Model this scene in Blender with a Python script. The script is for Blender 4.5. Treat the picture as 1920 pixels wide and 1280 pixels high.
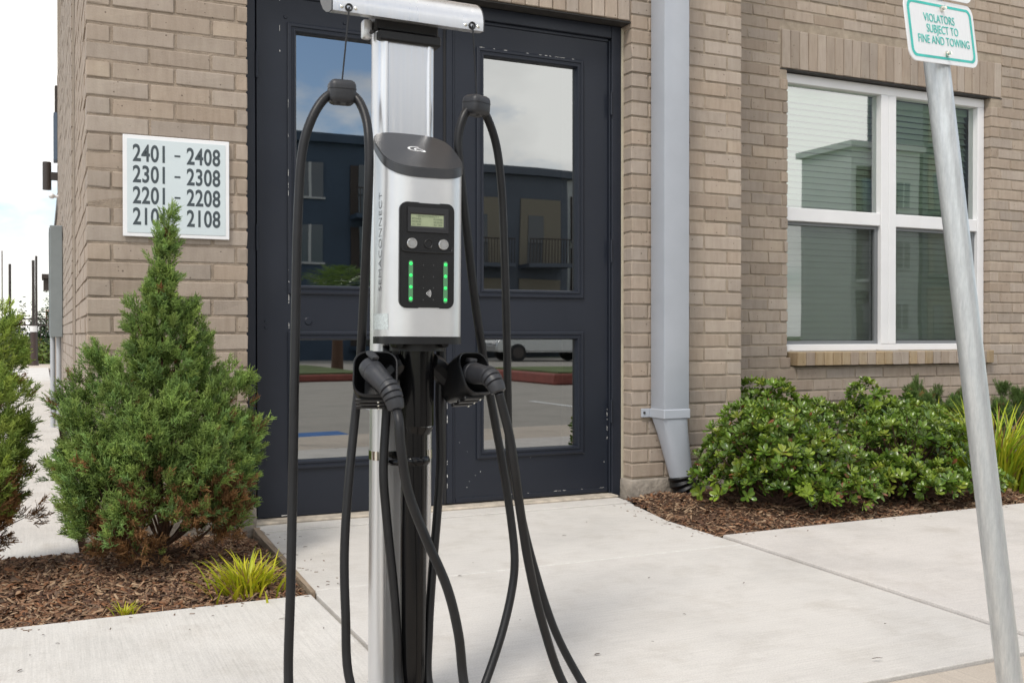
import bpy, bmesh, math, random
import numpy as np
from mathutils import Vector, Matrix, Euler, noise
rnd = random.Random(7)
R_ = math.radians
for o in list(bpy.data.objects):
    bpy.data.objects.remove(o)
sc = bpy.context.scene
COL = sc.collection

# ------------------------------------------------------------------ camera
FPX = 1894.6                       # focal length in photo pixels (photo 1920 x 1280)
CAM = Vector((0.0, -4.56, 0.86))
yaw, pit, rol = R_(24.904), R_(0.39), R_(0.03)
_f = Vector((math.sin(yaw)*math.cos(pit), math.cos(yaw)*math.cos(pit), -math.sin(pit)))
_r = Vector((math.cos(yaw), -math.sin(yaw), 0))
_d = _f.cross(_r)
c_, s_ = math.cos(rol), math.sin(rol)
RT, DN = c_*_r + s_*_d, -s_*_r + c_*_d
cd = bpy.data.cameras.new('camera'); cam = bpy.data.objects.new('camera', cd); COL.objects.link(cam)
cd.sensor_fit = 'HORIZONTAL'; cd.sensor_width = 36; cd.lens = FPX/1920*36
cd.clip_start = 0.05; cd.clip_end = 2000
mw = Matrix((RT, -DN, -_f)).transposed().to_4x4(); mw.translation = CAM
cam.matrix_world = mw
cd.dof.use_dof = True; cd.dof.focus_distance = 3.2; cd.dof.aperture_fstop = 11
sc.camera = cam
sc.render.resolution_x, sc.render.resolution_y = 1024, 682

# ------------------------------------------------------------------ sky, sun, exposure
SUN_EL, SUN_AZ = 52, 230           # azimuth: compass-like, 180 = straight in front of the facade (-Y)
w = bpy.data.worlds.new('World'); sc.world = w; w.use_nodes = True
nt = w.node_tree; nt.nodes.clear()
def NN(nt, t, **kw):
    n = nt.nodes.new(t)
    for k, v in kw.items():
        if k.startswith('i_'):
            n.inputs[int(k[2:]) if k[2:].isdigit() else k[2:].replace('__', ' ')].default_value = v
        else:
            setattr(n, k, v)
    return n
def LK(nt, a, b): nt.links.new(a, b)
def ramp(nt, src, stops):
    r = nt.nodes.new('ShaderNodeValToRGB')
    e = r.color_ramp.elements
    while len(e) < len(stops): e.new(0.5)
    for el, (p, c) in zip(e, stops):
        el.position = p; el.color = (c if len(c) == 4 else (*c, 1)) if hasattr(c, '__len__') else (c, c, c, 1)
    LK(nt, src, r.inputs[0]); return r
sky = NN(nt, 'ShaderNodeTexSky', sky_type='NISHITA', sun_disc=False)
sky.sun_elevation = R_(SUN_EL); sky.sun_rotation = R_(SUN_AZ)
sky.air_density = 1.0; sky.dust_density = 0.5; sky.ozone_density = 1.6
tc = NN(nt, 'ShaderNodeTexCoord')
mp = NN(nt, 'ShaderNodeMapping'); mp.inputs['Scale'].default_value = (1, 1, 2.2); mp.inputs['Location'].default_value = (2.11, 9.11, 4.43)
LK(nt, tc.outputs['Generated'], mp.inputs[0])
cn = NN(nt, 'ShaderNodeTexNoise', i_Scale=2.1, i_Detail=9.0, i_Roughness=0.56)
LK(nt, mp.outputs[0], cn.inputs['Vector'])
cov = ramp(nt, cn.outputs['Fac'], [(0.43, 0.0), (0.52, 1.0)])
cn2 = NN(nt, 'ShaderNodeTexNoise', i_Scale=3.2, i_Detail=6.0, i_Roughness=0.5)
LK(nt, mp.outputs[0], cn2.inputs['Vector'])
cc = ramp(nt, cn2.outputs['Fac'], [(0.30, (4.7, 4.65, 4.6)), (0.62, (10.2, 10.0, 9.6))])
mx = NN(nt, 'ShaderNodeMixRGB')
LK(nt, cov.outputs[0], mx.inputs[0]); LK(nt, sky.outputs[0], mx.inputs[1]); LK(nt, cc.outputs[0], mx.inputs[2])
bg = NN(nt, 'ShaderNodeBackground', i_Strength=0.15)
LK(nt, mx.outputs[0], bg.inputs[0])
wo = NN(nt, 'ShaderNodeOutputWorld'); LK(nt, bg.outputs[0], wo.inputs[0])
sd = bpy.data.lights.new('sun', 'SUN'); sd.energy = 1.9; sd.angle = R_(14); sd.color = (1, 0.94, 0.86)
sun = bpy.data.objects.new('sun', sd); COL.objects.link(sun)
_a, _e = R_(SUN_AZ), R_(SUN_EL)
sdir = Vector((math.sin(_a)*math.cos(_e), math.cos(_a)*math.cos(_e), math.sin(_e)))
sun.rotation_euler = sdir.to_track_quat('Z', 'Y').to_euler()
sun.location = (-6, -8, 12)
vs = sc.view_settings
vs.view_transform = 'Standard'; vs.look = 'None'; vs.gamma = 1; vs.use_curve_mapping = False; vs.exposure = 0.23

# ------------------------------------------------------------------ pixel helpers (photo pixel -> point on a plane)
def ray(px, py): return RT*(px-960) + DN*(py-640) + _f*FPX
def atY(px, py, Y):
    r = ray(px, py); return CAM + r*((Y-CAM.y)/r.y)
def atZ(px, py, Z=0.0):
    r = ray(px, py); return CAM + r*((Z-CAM.z)/r.z)
def atX(px, py, X):
    r = ray(px, py); return CAM + r*((X-CAM.x)/r.x)

# ------------------------------------------------------------------ object helpers
def tag(o, label=None, cat=None, group=None, kind=None):
    if label: o['label'] = label
    if cat: o['category'] = cat
    if group: o['group'] = group
    if kind: o['kind'] = kind
    return o
def empty(name, loc=(0, 0, 0), label=None, cat=None, group=None, kind=None):
    o = bpy.data.objects.new(name, None); COL.objects.link(o); o.location = loc; o.empty_display_size = 0.1
    return tag(o, label, cat, group, kind)
def link(name, me, m, parent=None, smooth=None):
    if smooth is not None:
        me.shade_smooth()
        if smooth < 180: me.set_sharp_from_angle(angle=R_(smooth))
    if m is not None and len(me.materials) == 0: me.materials.append(m)
    o = bpy.data.objects.new(name, me); COL.objects.link(o)
    if parent: o.parent = parent
    return o
def fin(name, bm, m, parent=None, smooth=35):
    me = bpy.data.meshes.new(name); bm.normal_update(); bm.to_mesh(me); bm.free()
    return link(name, me, m, parent, smooth)
def np_mesh(name, V, F, m, parent=None, col=None, smooth=False):
    """V (n,3), F (k,3|4) uniform, col (n,3)"""
    me = bpy.data.meshes.new(name)
    V = np.asarray(V, np.float32); F = np.asarray(F, np.int32); k = F.shape[1]
    me.vertices.add(len(V)); me.vertices.foreach_set('co', V.ravel())
    me.loops.add(F.size); me.loops.foreach_set('vertex_index', F.ravel())
    me.polygons.add(len(F)); me.polygons.foreach_set('loop_start', np.arange(0, F.size, k, dtype=np.int32))
    me.update(calc_edges=True)
    if col is not None:
        a = me.color_attributes.new('Col', 'FLOAT_COLOR', 'POINT')
        c4 = np.ones((len(V), 4), np.float32); c4[:, :3] = col
        a.data.foreach_set('color', c4.ravel())
    if smooth: me.shade_smooth()
    me.materials.append(m)
    o = bpy.data.objects.new(name, me); COL.objects.link(o)
    if parent: o.parent = parent
    return o
def BM(): return bmesh.new()
def box(bm, x0, x1, y0, y1, z0, z1, bev=0.0, seg=1, mat=None):
    vs_ = [bm.verts.new((x, y, z)) for x in (x0, x1) for y in (y0, y1) for z in (z0, z1)]
    idx = ((0, 1, 3, 2), (4, 6, 7, 5), (0, 4, 5, 1), (2, 3, 7, 6), (0, 2, 6, 4), (1, 5, 7, 3))
    fs = [bm.faces.new([vs_[i] for i in f]) for f in idx]
    if mat is not None:
        for v in vs_: v.co = mat @ v.co
    if bev > 0:
        es = list({e for f in fs for e in f.edges})
        bmesh.ops.bevel(bm, geom=es, offset=bev, segments=seg, profile=0.5, affect='EDGES')
    return bm
def frame_of(d):
    d = Vector(d).normalized()
    u = d.cross(Vector((0, 0, 1)))
    if u.length < 1e-4: u = Vector((1, 0, 0))
    u.normalize(); return d, u, d.cross(u)
def cyl(bm, p0, p1, r0, r1=None, n=16, caps=True):
    r1 = r0 if r1 is None else r1
    p0, p1 = Vector(p0), Vector(p1); d, u, v = frame_of(p1-p0)
    A = [bm.verts.new(p0 + (u*math.cos(2*math.pi*i/n) + v*math.sin(2*math.pi*i/n))*r0) for i in range(n)]
    B = [bm.verts.new(p1 + (u*math.cos(2*math.pi*i/n) + v*math.sin(2*math.pi*i/n))*r1) for i in range(n)]
    for i in range(n): bm.faces.new((A[i], B[i], B[(i+1) % n], A[(i+1) % n]))
    if caps: bm.faces.new(A); bm.faces.new(B[::-1])
    return bm
def tube(bm, pts, rad, n=10, caps=True):
    pts = [Vector(p) for p in pts]; m = len(pts)
    rs = rad if hasattr(rad, '__len__') else [rad]*m
    t0 = (pts[1]-pts[0]).normalized(); _, u, v = frame_of(t0); rings = []
    for i, p in enumerate(pts):
        t = (pts[min(i+1, m-1)] - pts[max(i-1, 0)]).normalized()
        q = t0.rotation_difference(t); u = q @ u; v = q @ v; t0 = t
        rings.append([bm.verts.new(p + (u*math.cos(2*math.pi*k/n) + v*math.sin(2*math.pi*k/n))*rs[i]) for k in range(n)])
    for a, b in zip(rings, rings[1:]):
        for k in range(n): bm.faces.new((a[k], a[(k+1) % n], b[(k+1) % n], b[k]))
    if caps: bm.faces.new(rings[0][::-1]); bm.faces.new(rings[-1])
    return bm
def spline(pts, sub=8):
    P = [Vector(p) for p in pts]; out = []
    for i in range(len(P)-1):
        p0, p1, p2, p3 = P[max(i-1, 0)], P[i], P[i+1], P[min(i+2, len(P)-1)]
        for k in range(sub):
            t = k/sub
            out.append(0.5*((2*p1) + (p2-p0)*t + (2*p0-5*p1+4*p2-p3)*t*t + (3*p1-p0-3*p2+p3)*t**3))
    out.append(P[-1]); return out
def prism(bm, poly, fn0, fn1):
    """poly list of (a,b); fn maps to 3D for the two ends"""
    A = [bm.verts.new(fn0(*p)) for p in poly]; B = [bm.verts.new(fn1(*p)) for p in poly]; n = len(poly)
    bm.faces.new(A[::-1]); bm.faces.new(B)
    for i in range(n): bm.faces.new((A[i], A[(i+1) % n], B[(i+1) % n], B[i]))
    bmesh.ops.recalc_face_normals(bm, faces=bm.faces[:])
    return bm
def rrect(x0, x1, y0, y1, r, n=5):
    out = []
    for cx, cy, a0 in ((x1-r, y1-r, 0), (x0+r, y1-r, 90), (x0+r, y0+r, 180), (x1-r, y0+r, 270)):
        for k in range(n+1):
            a = R_(a0 + 90*k/n); out.append((cx+r*math.cos(a), cy+r*math.sin(a)))
    return out
def text_mesh(name, s, size, m, parent, M4, sx=1.0, align='CENTER', ext=0.0004, space=1.0, offset=0.0):
    cu = bpy.data.curves.new(name, 'FONT'); cu.body = s; cu.size = size; cu.align_x = align; cu.align_y = 'CENTER'
    cu.extrude = ext; cu.space_character = space; cu.offset = offset; cu.resolution_u = 4
    t = bpy.data.objects.new(name, cu); COL.objects.link(t)
    dg = bpy.context.evaluated_depsgraph_get(); me = bpy.data.meshes.new_from_object(t.evaluated_get(dg))
    bpy.data.objects.remove(t); bpy.data.curves.remove(cu)
    me.transform(M4 @ Matrix.Diagonal((sx, 1, 1, 1)))
    me.name = name; me.materials.clear()
    return link(name, me, m, parent)
def axes(o, ex, ey, ez):
    M = Matrix((Vector(ex), Vector(ey), Vector(ez))).transposed().to_4x4(); M.translation = Vector(o); return M

# ------------------------------------------------------------------ materials
MATS = {}
def mat(name, color=(0.5, 0.5, 0.5), rough=0.6, metal=0.0, spec=0.5, var=0.0, vscale=8.0, bump=0.0, bscale=60.0, coat=0.0, emit=None, estr=0.0, obj_rand=0.0, stretch=(1, 1, 1), rvar=0.0):
    if name in MATS: return MATS[name]
    m = bpy.data.materials.new(name); m.use_nodes = True; nt = m.node_tree
    b = nt.nodes['Principled BSDF']
    b.inputs['Base Color'].default_value = (*color, 1); b.inputs['Roughness'].default_value = rough
    b.inputs['Metallic'].default_value = metal; b.inputs['Specular IOR Level'].default_value = spec
    b.inputs['Coat Weight'].default_value = coat
    if emit: b.inputs['Emission Color'].default_value = (*emit, 1); b.inputs['Emission Strength'].default_value = estr
    g = NN(nt, 'ShaderNodeNewGeometry')
    mpn = NN(nt, 'ShaderNodeMapping'); mpn.inputs['Scale'].default_value = stretch
    LK(nt, g.outputs['Position'], mpn.inputs[0])
    m['vec'] = mpn.name
    if var > 0 or obj_rand > 0:
        n = NN(nt, 'ShaderNodeTexNoise', i_Scale=vscale, i_Detail=6.0, i_Roughness=0.6); LK(nt, mpn.outputs[0], n.inputs['Vector'])
        r = ramp(nt, n.outputs['Fac'], [(0.3, tuple(max(0, c*(1-var)) for c in color)), (0.7, tuple(c*(1+var) for c in color))])
        last = r.outputs[0]
        if obj_rand > 0:
            oi = NN(nt, 'ShaderNodeObjectInfo')
            mr = NN(nt, 'ShaderNodeMapRange', i_3=1-obj_rand, i_4=1+obj_rand); LK(nt, oi.outputs['Random'], mr.inputs[0])
            mm = NN(nt, 'ShaderNodeMixRGB', blend_type='MULTIPLY', i_0=1.0); LK(nt, last, mm.inputs[1]); LK(nt, mr.outputs[0], mm.inputs[2]); last = mm.outputs[0]
        LK(nt, last, b.inputs['Base Color'])
    if bump > 0:
        n2 = NN(nt, 'ShaderNodeTexNoise', i_Scale=bscale, i_Detail=5.0); LK(nt, mpn.outputs[0], n2.inputs['Vector'])
        bp = NN(nt, 'ShaderNodeBump', i_Strength=bump, i_Distance=0.01); LK(nt, n2.outputs['Fac'], bp.inputs['Height']); LK(nt, bp.outputs[0], b.inputs['Normal'])
    if rvar > 0:
        n3 = NN(nt, 'ShaderNodeTexNoise', i_Scale=vscale*0.7, i_Detail=4.0); LK(nt, mpn.outputs[0], n3.inputs['Vector'])
        m3 = NN(nt, 'ShaderNodeMapRange', i_1=0.3, i_2=0.7, i_3=max(0.02, rough-rvar), i_4=rough+rvar); LK(nt, n3.outputs['Fac'], m3.inputs[0]); LK(nt, m3.outputs[0], b.inputs['Roughness'])
    MATS[name] = m
    return m

def brick_mat(name, base, dark, light, pit=True):
    m = bpy.data.materials.new(name); m.use_nodes = True; nt = m.node_tree; b = nt.nodes['Principled BSDF']
    b.inputs['Roughness'].default_value = 0.9; b.inputs['Specular IOR Level'].default_value = 0.25
    g = NN(nt, 'ShaderNodeNewGeometry'); oi = NN(nt, 'ShaderNodeObjectInfo')
    # vertical drag streaks of the clay face
    mp1 = NN(nt, 'ShaderNodeMapping'); mp1.inputs['Scale'].default_value = (1, 1, 0.16); LK(nt, g.outputs['Position'], mp1.inputs[0])
    n1 = NN(nt, 'ShaderNodeTexNoise', i_Scale=38.0, i_Detail=5.0, i_Roughness=0.6); LK(nt, mp1.outputs[0], n1.inputs['Vector'])
    r1 = ramp(nt, n1.outputs['Fac'], [(0.32, dark), (0.5, base), (0.72, light)])
    # big smears of mortar wash
    n2 = NN(nt, 'ShaderNodeTexNoise', i_Scale=6.5, i_Detail=7.0, i_Roughness=0.65); LK(nt, g.outputs['Position'], n2.inputs['Vector'])
    r2 = ramp(nt, n2.outputs['Fac'], [(0.50, 0.0), (0.75, 0.6)])
    mxa = NN(nt, 'ShaderNodeMixRGB'); mxa.inputs[2].default_value = (0.43, 0.365, 0.29, 1)
    LK(nt, r2.outputs[0], mxa.inputs[0]); LK(nt, r1.outputs[0], mxa.inputs[1])
    # per brick tone
    hs = NN(nt, 'ShaderNodeHueSaturation')
    mr = NN(nt, 'ShaderNodeMapRange', i_3=0.86, i_4=1.10); LK(nt, oi.outputs['Random'], mr.inputs[0]); LK(nt, mr.outputs[0], hs.inputs['Value'])
    wn = NN(nt, 'ShaderNodeTexWhiteNoise', noise_dimensions='1D'); LK(nt, oi.outputs['Random'], wn.inputs['W'])
    mr2 = NN(nt, 'ShaderNodeMapRange', i_3=0.85, i_4=1.12); LK(nt, wn.outputs['Value'], mr2.inputs[0]); LK(nt, mr2.outputs[0], hs.inputs['Saturation'])
    LK(nt, mxa.outputs[0], hs.inputs['Color'])
    # dark pits
    vo = NN(nt, 'ShaderNodeTexVoronoi', i_Scale=62.0, i_Randomness=1.0); LK(nt, g.outputs['Position'], vo.inputs['Vector'])
    sp = NN(nt, 'ShaderNodeSeparateColor'); LK(nt, vo.outputs['Color'], sp.inputs[0])
    thr = NN(nt, 'ShaderNodeMapRange', i_1=0.86, i_2=1.0, i_3=0.0, i_4=0.26); LK(nt, sp.outputs[0], thr.inputs[0])
    lt = NN(nt, 'ShaderNodeMath', operation='LESS_THAN'); LK(nt, vo.outputs['Distance'], lt.inputs[0]); LK(nt, thr.outputs[0], lt.inputs[1])
    mk = NN(nt, 'ShaderNodeMath', operation='MULTIPLY', i_1=0.75); LK(nt, lt.outputs[0], mk.inputs[0])
    mxb = NN(nt, 'ShaderNodeMixRGB'); mxb.inputs[2].default_value = (0.09, 0.065, 0.05, 1)
    LK(nt, mk.outputs[0], mxb.inputs[0]); LK(nt, hs.outputs[0], mxb.inputs[1]); LK(nt, mxb.outputs[0], b.inputs['Base Color'])
    n4 = NN(nt, 'ShaderNodeTexNoise', i_Scale=110.0, i_Detail=6.0, i_Roughness=0.7); LK(nt, g.outputs['Position'], n4.inputs['Vector'])
    sb = NN(nt, 'ShaderNodeMath', operation='SUBTRACT'); LK(nt, n4.outputs['Fac'], sb.inputs[0]); LK(nt, lt.outputs[0], sb.inputs[1])
    bp = NN(nt, 'ShaderNodeBump', i_Strength=0.4, i_Distance=0.004); LK(nt, sb.outputs[0], bp.inputs['Height']); LK(nt, bp.outputs[0], b.inputs['Normal'])
    MATS[name] = m; return m
BRICK = brick_mat('brick_clay', (0.372, 0.304, 0.247), (0.338, 0.274, 0.220), (0.404, 0.334, 0.273))
BRICK_Y = brick_mat('brick_ochre', (0.37, 0.285, 0.19), (0.32, 0.24, 0.15), (0.42, 0.335, 0.235))
MORTAR_R = mat('pale_mortar', (0.36, 0.30, 0.235), 0.95, var=0.22, vscale=14, bump=0.5, bscale=150, spec=0.2)
MORTAR = mat('mortar', (0.30, 0.243, 0.19), 0.95, var=0.25, vscale=14, bump=0.5, bscale=150, spec=0.2)
CONC_FOUND = mat('foundation_concrete', (0.29, 0.255, 0.215), 0.95, var=0.4, vscale=9, bump=0.8, bscale=40, spec=0.2)

def concrete(name, col, dirt=(0.3, 0.27, 0.23), broom=(1, 1, 1), amt=0.55, spots=True):
    m = bpy.data.materials.new(name); m.use_nodes = True; nt = m.node_tree; b = nt.nodes['Principled BSDF']
    b.inputs['Roughness'].default_value = 0.88; b.inputs['Specular IOR Level'].default_value = 0.3
    g = NN(nt, 'ShaderNodeNewGeometry')
    n1 = NN(nt, 'ShaderNodeTexNoise', i_Scale=1.6, i_Detail=8.0, i_Roughness=0.62); LK(nt, g.outputs['Position'], n1.inputs['Vector'])
    r1 = ramp(nt, n1.outputs['Fac'], [(0.28, tuple(c*0.84 for c in col)), (0.5, col), (0.72, tuple(min(1, c*1.06) for c in col))])
    n2 = NN(nt, 'ShaderNodeTexNoise', i_Scale=5.5, i_Detail=9.0, i_Roughness=0.72); LK(nt, g.outputs['Position'], n2.inputs['Vector'])
    r2 = ramp(nt, n2.outputs['Fac'], [(0.50, 0.0), (0.80, amt)])
    ma = NN(nt, 'ShaderNodeMixRGB'); ma.inputs[2].default_value = (*dirt, 1); LK(nt, r2.outputs[0], ma.inputs[0]); LK(nt, r1.outputs[0], ma.inputs[1])
    last = ma.outputs[0]
    # fine sand grain
    n3 = NN(nt, 'ShaderNodeTexNoise', i_Scale=220.0, i_Detail=3.0); LK(nt, g.outputs['Position'], n3.inputs['Vector'])
    r3 = ramp(nt, n3.outputs['Fac'], [(0.3, 0.88), (0.6, 1.04)])
    mb = NN(nt, 'ShaderNodeMixRGB', blend_type='MULTIPLY', i_0=1.0); LK(nt, last, mb.inputs[1]); LK(nt, r3.outputs[0], mb.inputs[2]); last = mb.outputs[0]
    if spots:
        vo = NN(nt, 'ShaderNodeTexVoronoi', i_Scale=9.0); LK(nt, g.outputs['Position'], vo.inputs['Vector'])
        sp = NN(nt, 'ShaderNodeSeparateColor'); LK(nt, vo.outputs['Color'], sp.inputs[0])
        th = NN(nt, 'ShaderNodeMapRange', i_1=0.72, i_2=1.0, i_3=0.0, i_4=0.05); LK(nt, sp.outputs[0], th.inputs[0])
        lt = NN(nt, 'ShaderNodeMath', operation='LESS_THAN'); LK(nt, vo.outputs['Distance'], lt.inputs[0]); LK(nt, th.outputs[0], lt.inputs[1])
        k = NN(nt, 'ShaderNodeMath', operation='MULTIPLY', i_1=0.55); LK(nt, lt.outputs[0], k.inputs[0])
        mc = NN(nt, 'ShaderNodeMixRGB'); mc.inputs[2].default_value = (0.14, 0.12, 0.1, 1); LK(nt, k.outputs[0], mc.inputs[0]); LK(nt, last, mc.inputs[1]); last = mc.outputs[0]
    mpb = NN(nt, 'ShaderNodeMapping'); mpb.inputs['Scale'].default_value = tuple(0.04 if q < 1 else 1.0 for q in broom); mpb.inputs['Rotation'].default_value = (0, 0, 0.05); LK(nt, g.outputs['Position'], mpb.inputs[0])
    nb = NN(nt, 'ShaderNodeTexNoise', i_Scale=130.0, i_Detail=5.0, i_Roughness=0.7); LK(nt, mpb.outputs[0], nb.inputs['Vector'])
    rb = ramp(nt, nb.outputs['Fac'], [(0.3, 0.91), (0.62, 1.03)])
    mbb = NN(nt, 'ShaderNodeMixRGB', blend_type='MULTIPLY', i_0=1.0); LK(nt, last, mbb.inputs[1]); LK(nt, rb.outputs[0], mbb.inputs[2]); last = mbb.outputs[0]
    nd = NN(nt, 'ShaderNodeTexNoise', i_Scale=3.3, i_Detail=8.0, i_Roughness=0.65); LK(nt, g.outputs['Position'], nd.inputs['Vector'])
    rd = ramp(nt, nd.outputs['Fac'], [(0.55, 0.0), (0.80, 0.36)])
    md = NN(nt, 'ShaderNodeMixRGB'); md.inputs[2].default_value = (0.33, 0.28, 0.22, 1); LK(nt, rd.outputs[0], md.inputs[0]); LK(nt, last, md.inputs[1]); last = md.outputs[0]
    LK(nt, last, b.inputs['Base Color'])
    mp2 = NN(nt, 'ShaderNodeMapping'); mp2.inputs['Scale'].default_value = broom; LK(nt, g.outputs['Position'], mp2.inputs[0])
    n4 = NN(nt, 'ShaderNodeTexNoise', i_Scale=90.0, i_Detail=4.0); LK(nt, mp2.outputs[0], n4.inputs['Vector'])
    bp = NN(nt, 'ShaderNodeBump', i_Strength=0.35, i_Distance=0.004); LK(nt, n4.outputs['Fac'], bp.inputs['Height']); LK(nt, bp.outputs[0], b.inputs['Normal'])
    MATS[name] = m; return m
CONC = concrete('pad_concrete', (0.62, 0.592, 0.552), (0.42, 0.385, 0.335), (0.06, 1, 1))
CONC_X = concrete('walk_concrete', (0.63, 0.604, 0.562), (0.44, 0.40, 0.35), (1, 0.05, 1))
CONC_R = concrete('side_slab_concrete', (0.615, 0.58, 0.542), (0.43, 0.39, 0.345), (0.05, 1, 1))
CONC_T = concrete('tan_concrete', (0.56, 0.49, 0.41), (0.40, 0.33, 0.26), (1, 0.06, 1), 0.5)
CONC_LOT = concrete('lot_concrete', (0.36, 0.335, 0.295), (0.24, 0.215, 0.185), (1, 1, 1), 0.5, False)

def foliage(name, trans=0.25, rough=0.5, spec=0.4):
    m = bpy.data.materials.new(name); m.use_nodes = True; nt = m.node_tree; b = nt.nodes['Principled BSDF']
    a = NN(nt, 'ShaderNodeAttribute', attribute_name='Col'); LK(nt, a.outputs['Color'], b.inputs['Base Color'])
    b.inputs['Roughness'].default_value = rough; b.inputs['Specular IOR Level'].default_value = spec
    if trans:
        t = NN(nt, 'ShaderNodeBsdfTranslucent'); LK(nt, a.outputs['Color'], t.inputs[0])
        ms = NN(nt, 'ShaderNodeMixShader', i_0=trans); LK(nt, b.outputs[0], ms.inputs[1]); LK(nt, t.outputs[0], ms.inputs[2])
        LK(nt, ms.outputs[0], nt.nodes['Material Output'].inputs[0])
    MATS[name] = m; return m
LEAF = foliage('leaf_green', 0.24, 0.27, 0.55)
NEEDLE = foliage('juniper_green', 0.42, 0.6, 0.3)
BLADE = foliage('grass_blade', 0.35, 0.45, 0.4)
CHIP = foliage('mulch_chip', 0.0, 0.9, 0.2)
BARK = mat('bark', (0.10, 0.055, 0.035), 0.95, var=0.4, vscale=40, bump=0.8, bscale=90)

def glass(name, refl, tint, wav=0.02, wscale=2.5):
    m = bpy.data.materials.new(name); m.use_nodes = True; nt = m.node_tree; nt.nodes.remove(nt.nodes['Principled BSDF'])
    g = NN(nt, 'ShaderNodeNewGeometry')
    n = NN(nt, 'ShaderNodeTexNoise', i_Scale=wscale, i_Detail=1.0); LK(nt, g.outputs['Position'], n.inputs['Vector'])
    bp = NN(nt, 'ShaderNodeBump', i_Strength=1.0, i_Distance=wav); LK(nt, n.outputs['Fac'], bp.inputs['Height'])
    t = NN(nt, 'ShaderNodeBsdfTransparent'); t.inputs[0].default_value = (*tint, 1)
    gl = NN(nt, 'ShaderNodeBsdfGlossy'); gl.inputs['Roughness'].default_value = 0.011; gl.inputs[0].default_value = (0.96, 0.99, 1, 1)
    LK(nt, bp.outputs[0], gl.inputs['Normal'])
    fr = NN(nt, 'ShaderNodeFresnel', i_IOR=1.5)
    ad = NN(nt, 'ShaderNodeMath', operation='ADD', i_1=refl, use_clamp=True); LK(nt, fr.outputs[0], ad.inputs[0])
    ms = NN(nt, 'ShaderNodeMixShader'); LK(nt, ad.outputs[0], ms.inputs[0]); LK(nt, t.outputs[0], ms.inputs[1]); LK(nt, gl.outputs[0], ms.inputs[2])
    LK(nt, ms.outputs[0], nt.nodes['Material Output'].inputs[0])
    MATS[name] = m; return m
GLASS_D = glass('door_glass', 0.32, (0.30, 0.32, 0.31), 0.0007, 1.6)
GLASS_W = glass('window_glass', 0.30, (0.76, 0.89, 0.77), 0.0006, 1.4)

DOOR = mat('door_paint', (0.0150, 0.0185, 0.028), 0.42, spec=0.36, var=0.10, vscale=3, bump=0.05, bscale=220, rvar=0.08)
VINYL = mat('white_vinyl', (0.78, 0.78, 0.79), 0.35, var=0.03, vscale=5)
BLACKGAP = mat('dark_gasket', (0.012, 0.012, 0.013), 0.7)
STEEL_D = mat('dark_lintel_steel', (0.035, 0.032, 0.03), 0.7, var=0.3, vscale=20)
CAULK = mat('caulk', (0.42, 0.38, 0.29), 0.8, var=0.15)
ALU = mat('brushed_aluminium', (0.70, 0.705, 0.715), 0.34, metal=0.85, var=0.02, vscale=3, rvar=0.08, stretch=(60, 60, 0.5))
ALU_B = mat('satin_silver_paint', (0.66, 0.665, 0.67), 0.36, metal=0.65, var=0.03, vscale=20, bump=0.02, bscale=400)
CHROME = mat('polished_band', (0.75, 0.73, 0.66), 0.12, metal=1.0)
BLACKP = mat('black_plastic', (0.0065, 0.0067, 0.0075), 0.40, spec=0.4, var=0.2, vscale=30, bump=0.12, bscale=500)
BLACKG = mat('black_gloss_paint', (0.0035, 0.0035, 0.004), 0.16, spec=0.28, var=0.2, vscale=20)
CAPG = mat('dark_grey_cap', (0.034, 0.035, 0.038), 0.34, var=0.06, vscale=20, bump=0.05, bscale=500)
RUBBER = mat('cable_rubber', (0.0075, 0.0075, 0.0085), 0.42, spec=0.4, var=0.25, vscale=25, bump=0.06, bscale=300, rvar=0.08)
GREYP = mat('grey_handle_plastic', (0.024, 0.025, 0.029), 0.45, var=0.1, vscale=60, bump=0.06, bscale=600)
WHITE = mat('white_print', (0.80, 0.80, 0.80), 0.5)
INK = mat('black_print', (0.03, 0.033, 0.035), 0.6)
CHIPW = mat('chipped_primer', (0.72, 0.71, 0.68), 0.8)
DSP = mat('downspout_paint', (0.40, 0.425, 0.47), 0.33, var=0.05, vscale=4, rvar=0.06)
GALV = None
def galv():
    m = bpy.data.materials.new('galvanised_steel'); m.use_nodes = True; nt = m.node_tree; b = nt.nodes['Principled BSDF']
    g = NN(nt, 'ShaderNodeNewGeometry'); mp = NN(nt, 'ShaderNodeMapping'); mp.inputs['Scale'].default_value = (1, 1, 0.14); LK(nt, g.outputs['Position'], mp.inputs[0])
    n = NN(nt, 'ShaderNodeTexNoise', i_Scale=95.0, i_Detail=10.0, i_Roughness=0.75); LK(nt, mp.outputs[0], n.inputs['Vector'])
    r = ramp(nt, n.outputs['Fac'], [(0.28, (0.44, 0.455, 0.46)), (0.5, (0.58, 0.60, 0.605)), (0.72, (0.74, 0.755, 0.76))]); LK(nt, r.outputs[0], b.inputs['Base Color'])
    b.inputs['Metallic'].default_value = 0.8
    rr = ramp(nt, n.outputs['Fac'], [(0.3, 0.58), (0.7, 0.32)]); LK(nt, rr.outputs[0], b.inputs['Roughness'])
    bp = NN(nt, 'ShaderNodeBump', i_Strength=0.25, i_Distance=0.002); LK(nt, n.outputs['Fac'], bp.inputs['Height']); LK(nt, bp.outputs[0], b.inputs['Normal'])
    return m
GALV = galv()

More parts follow.
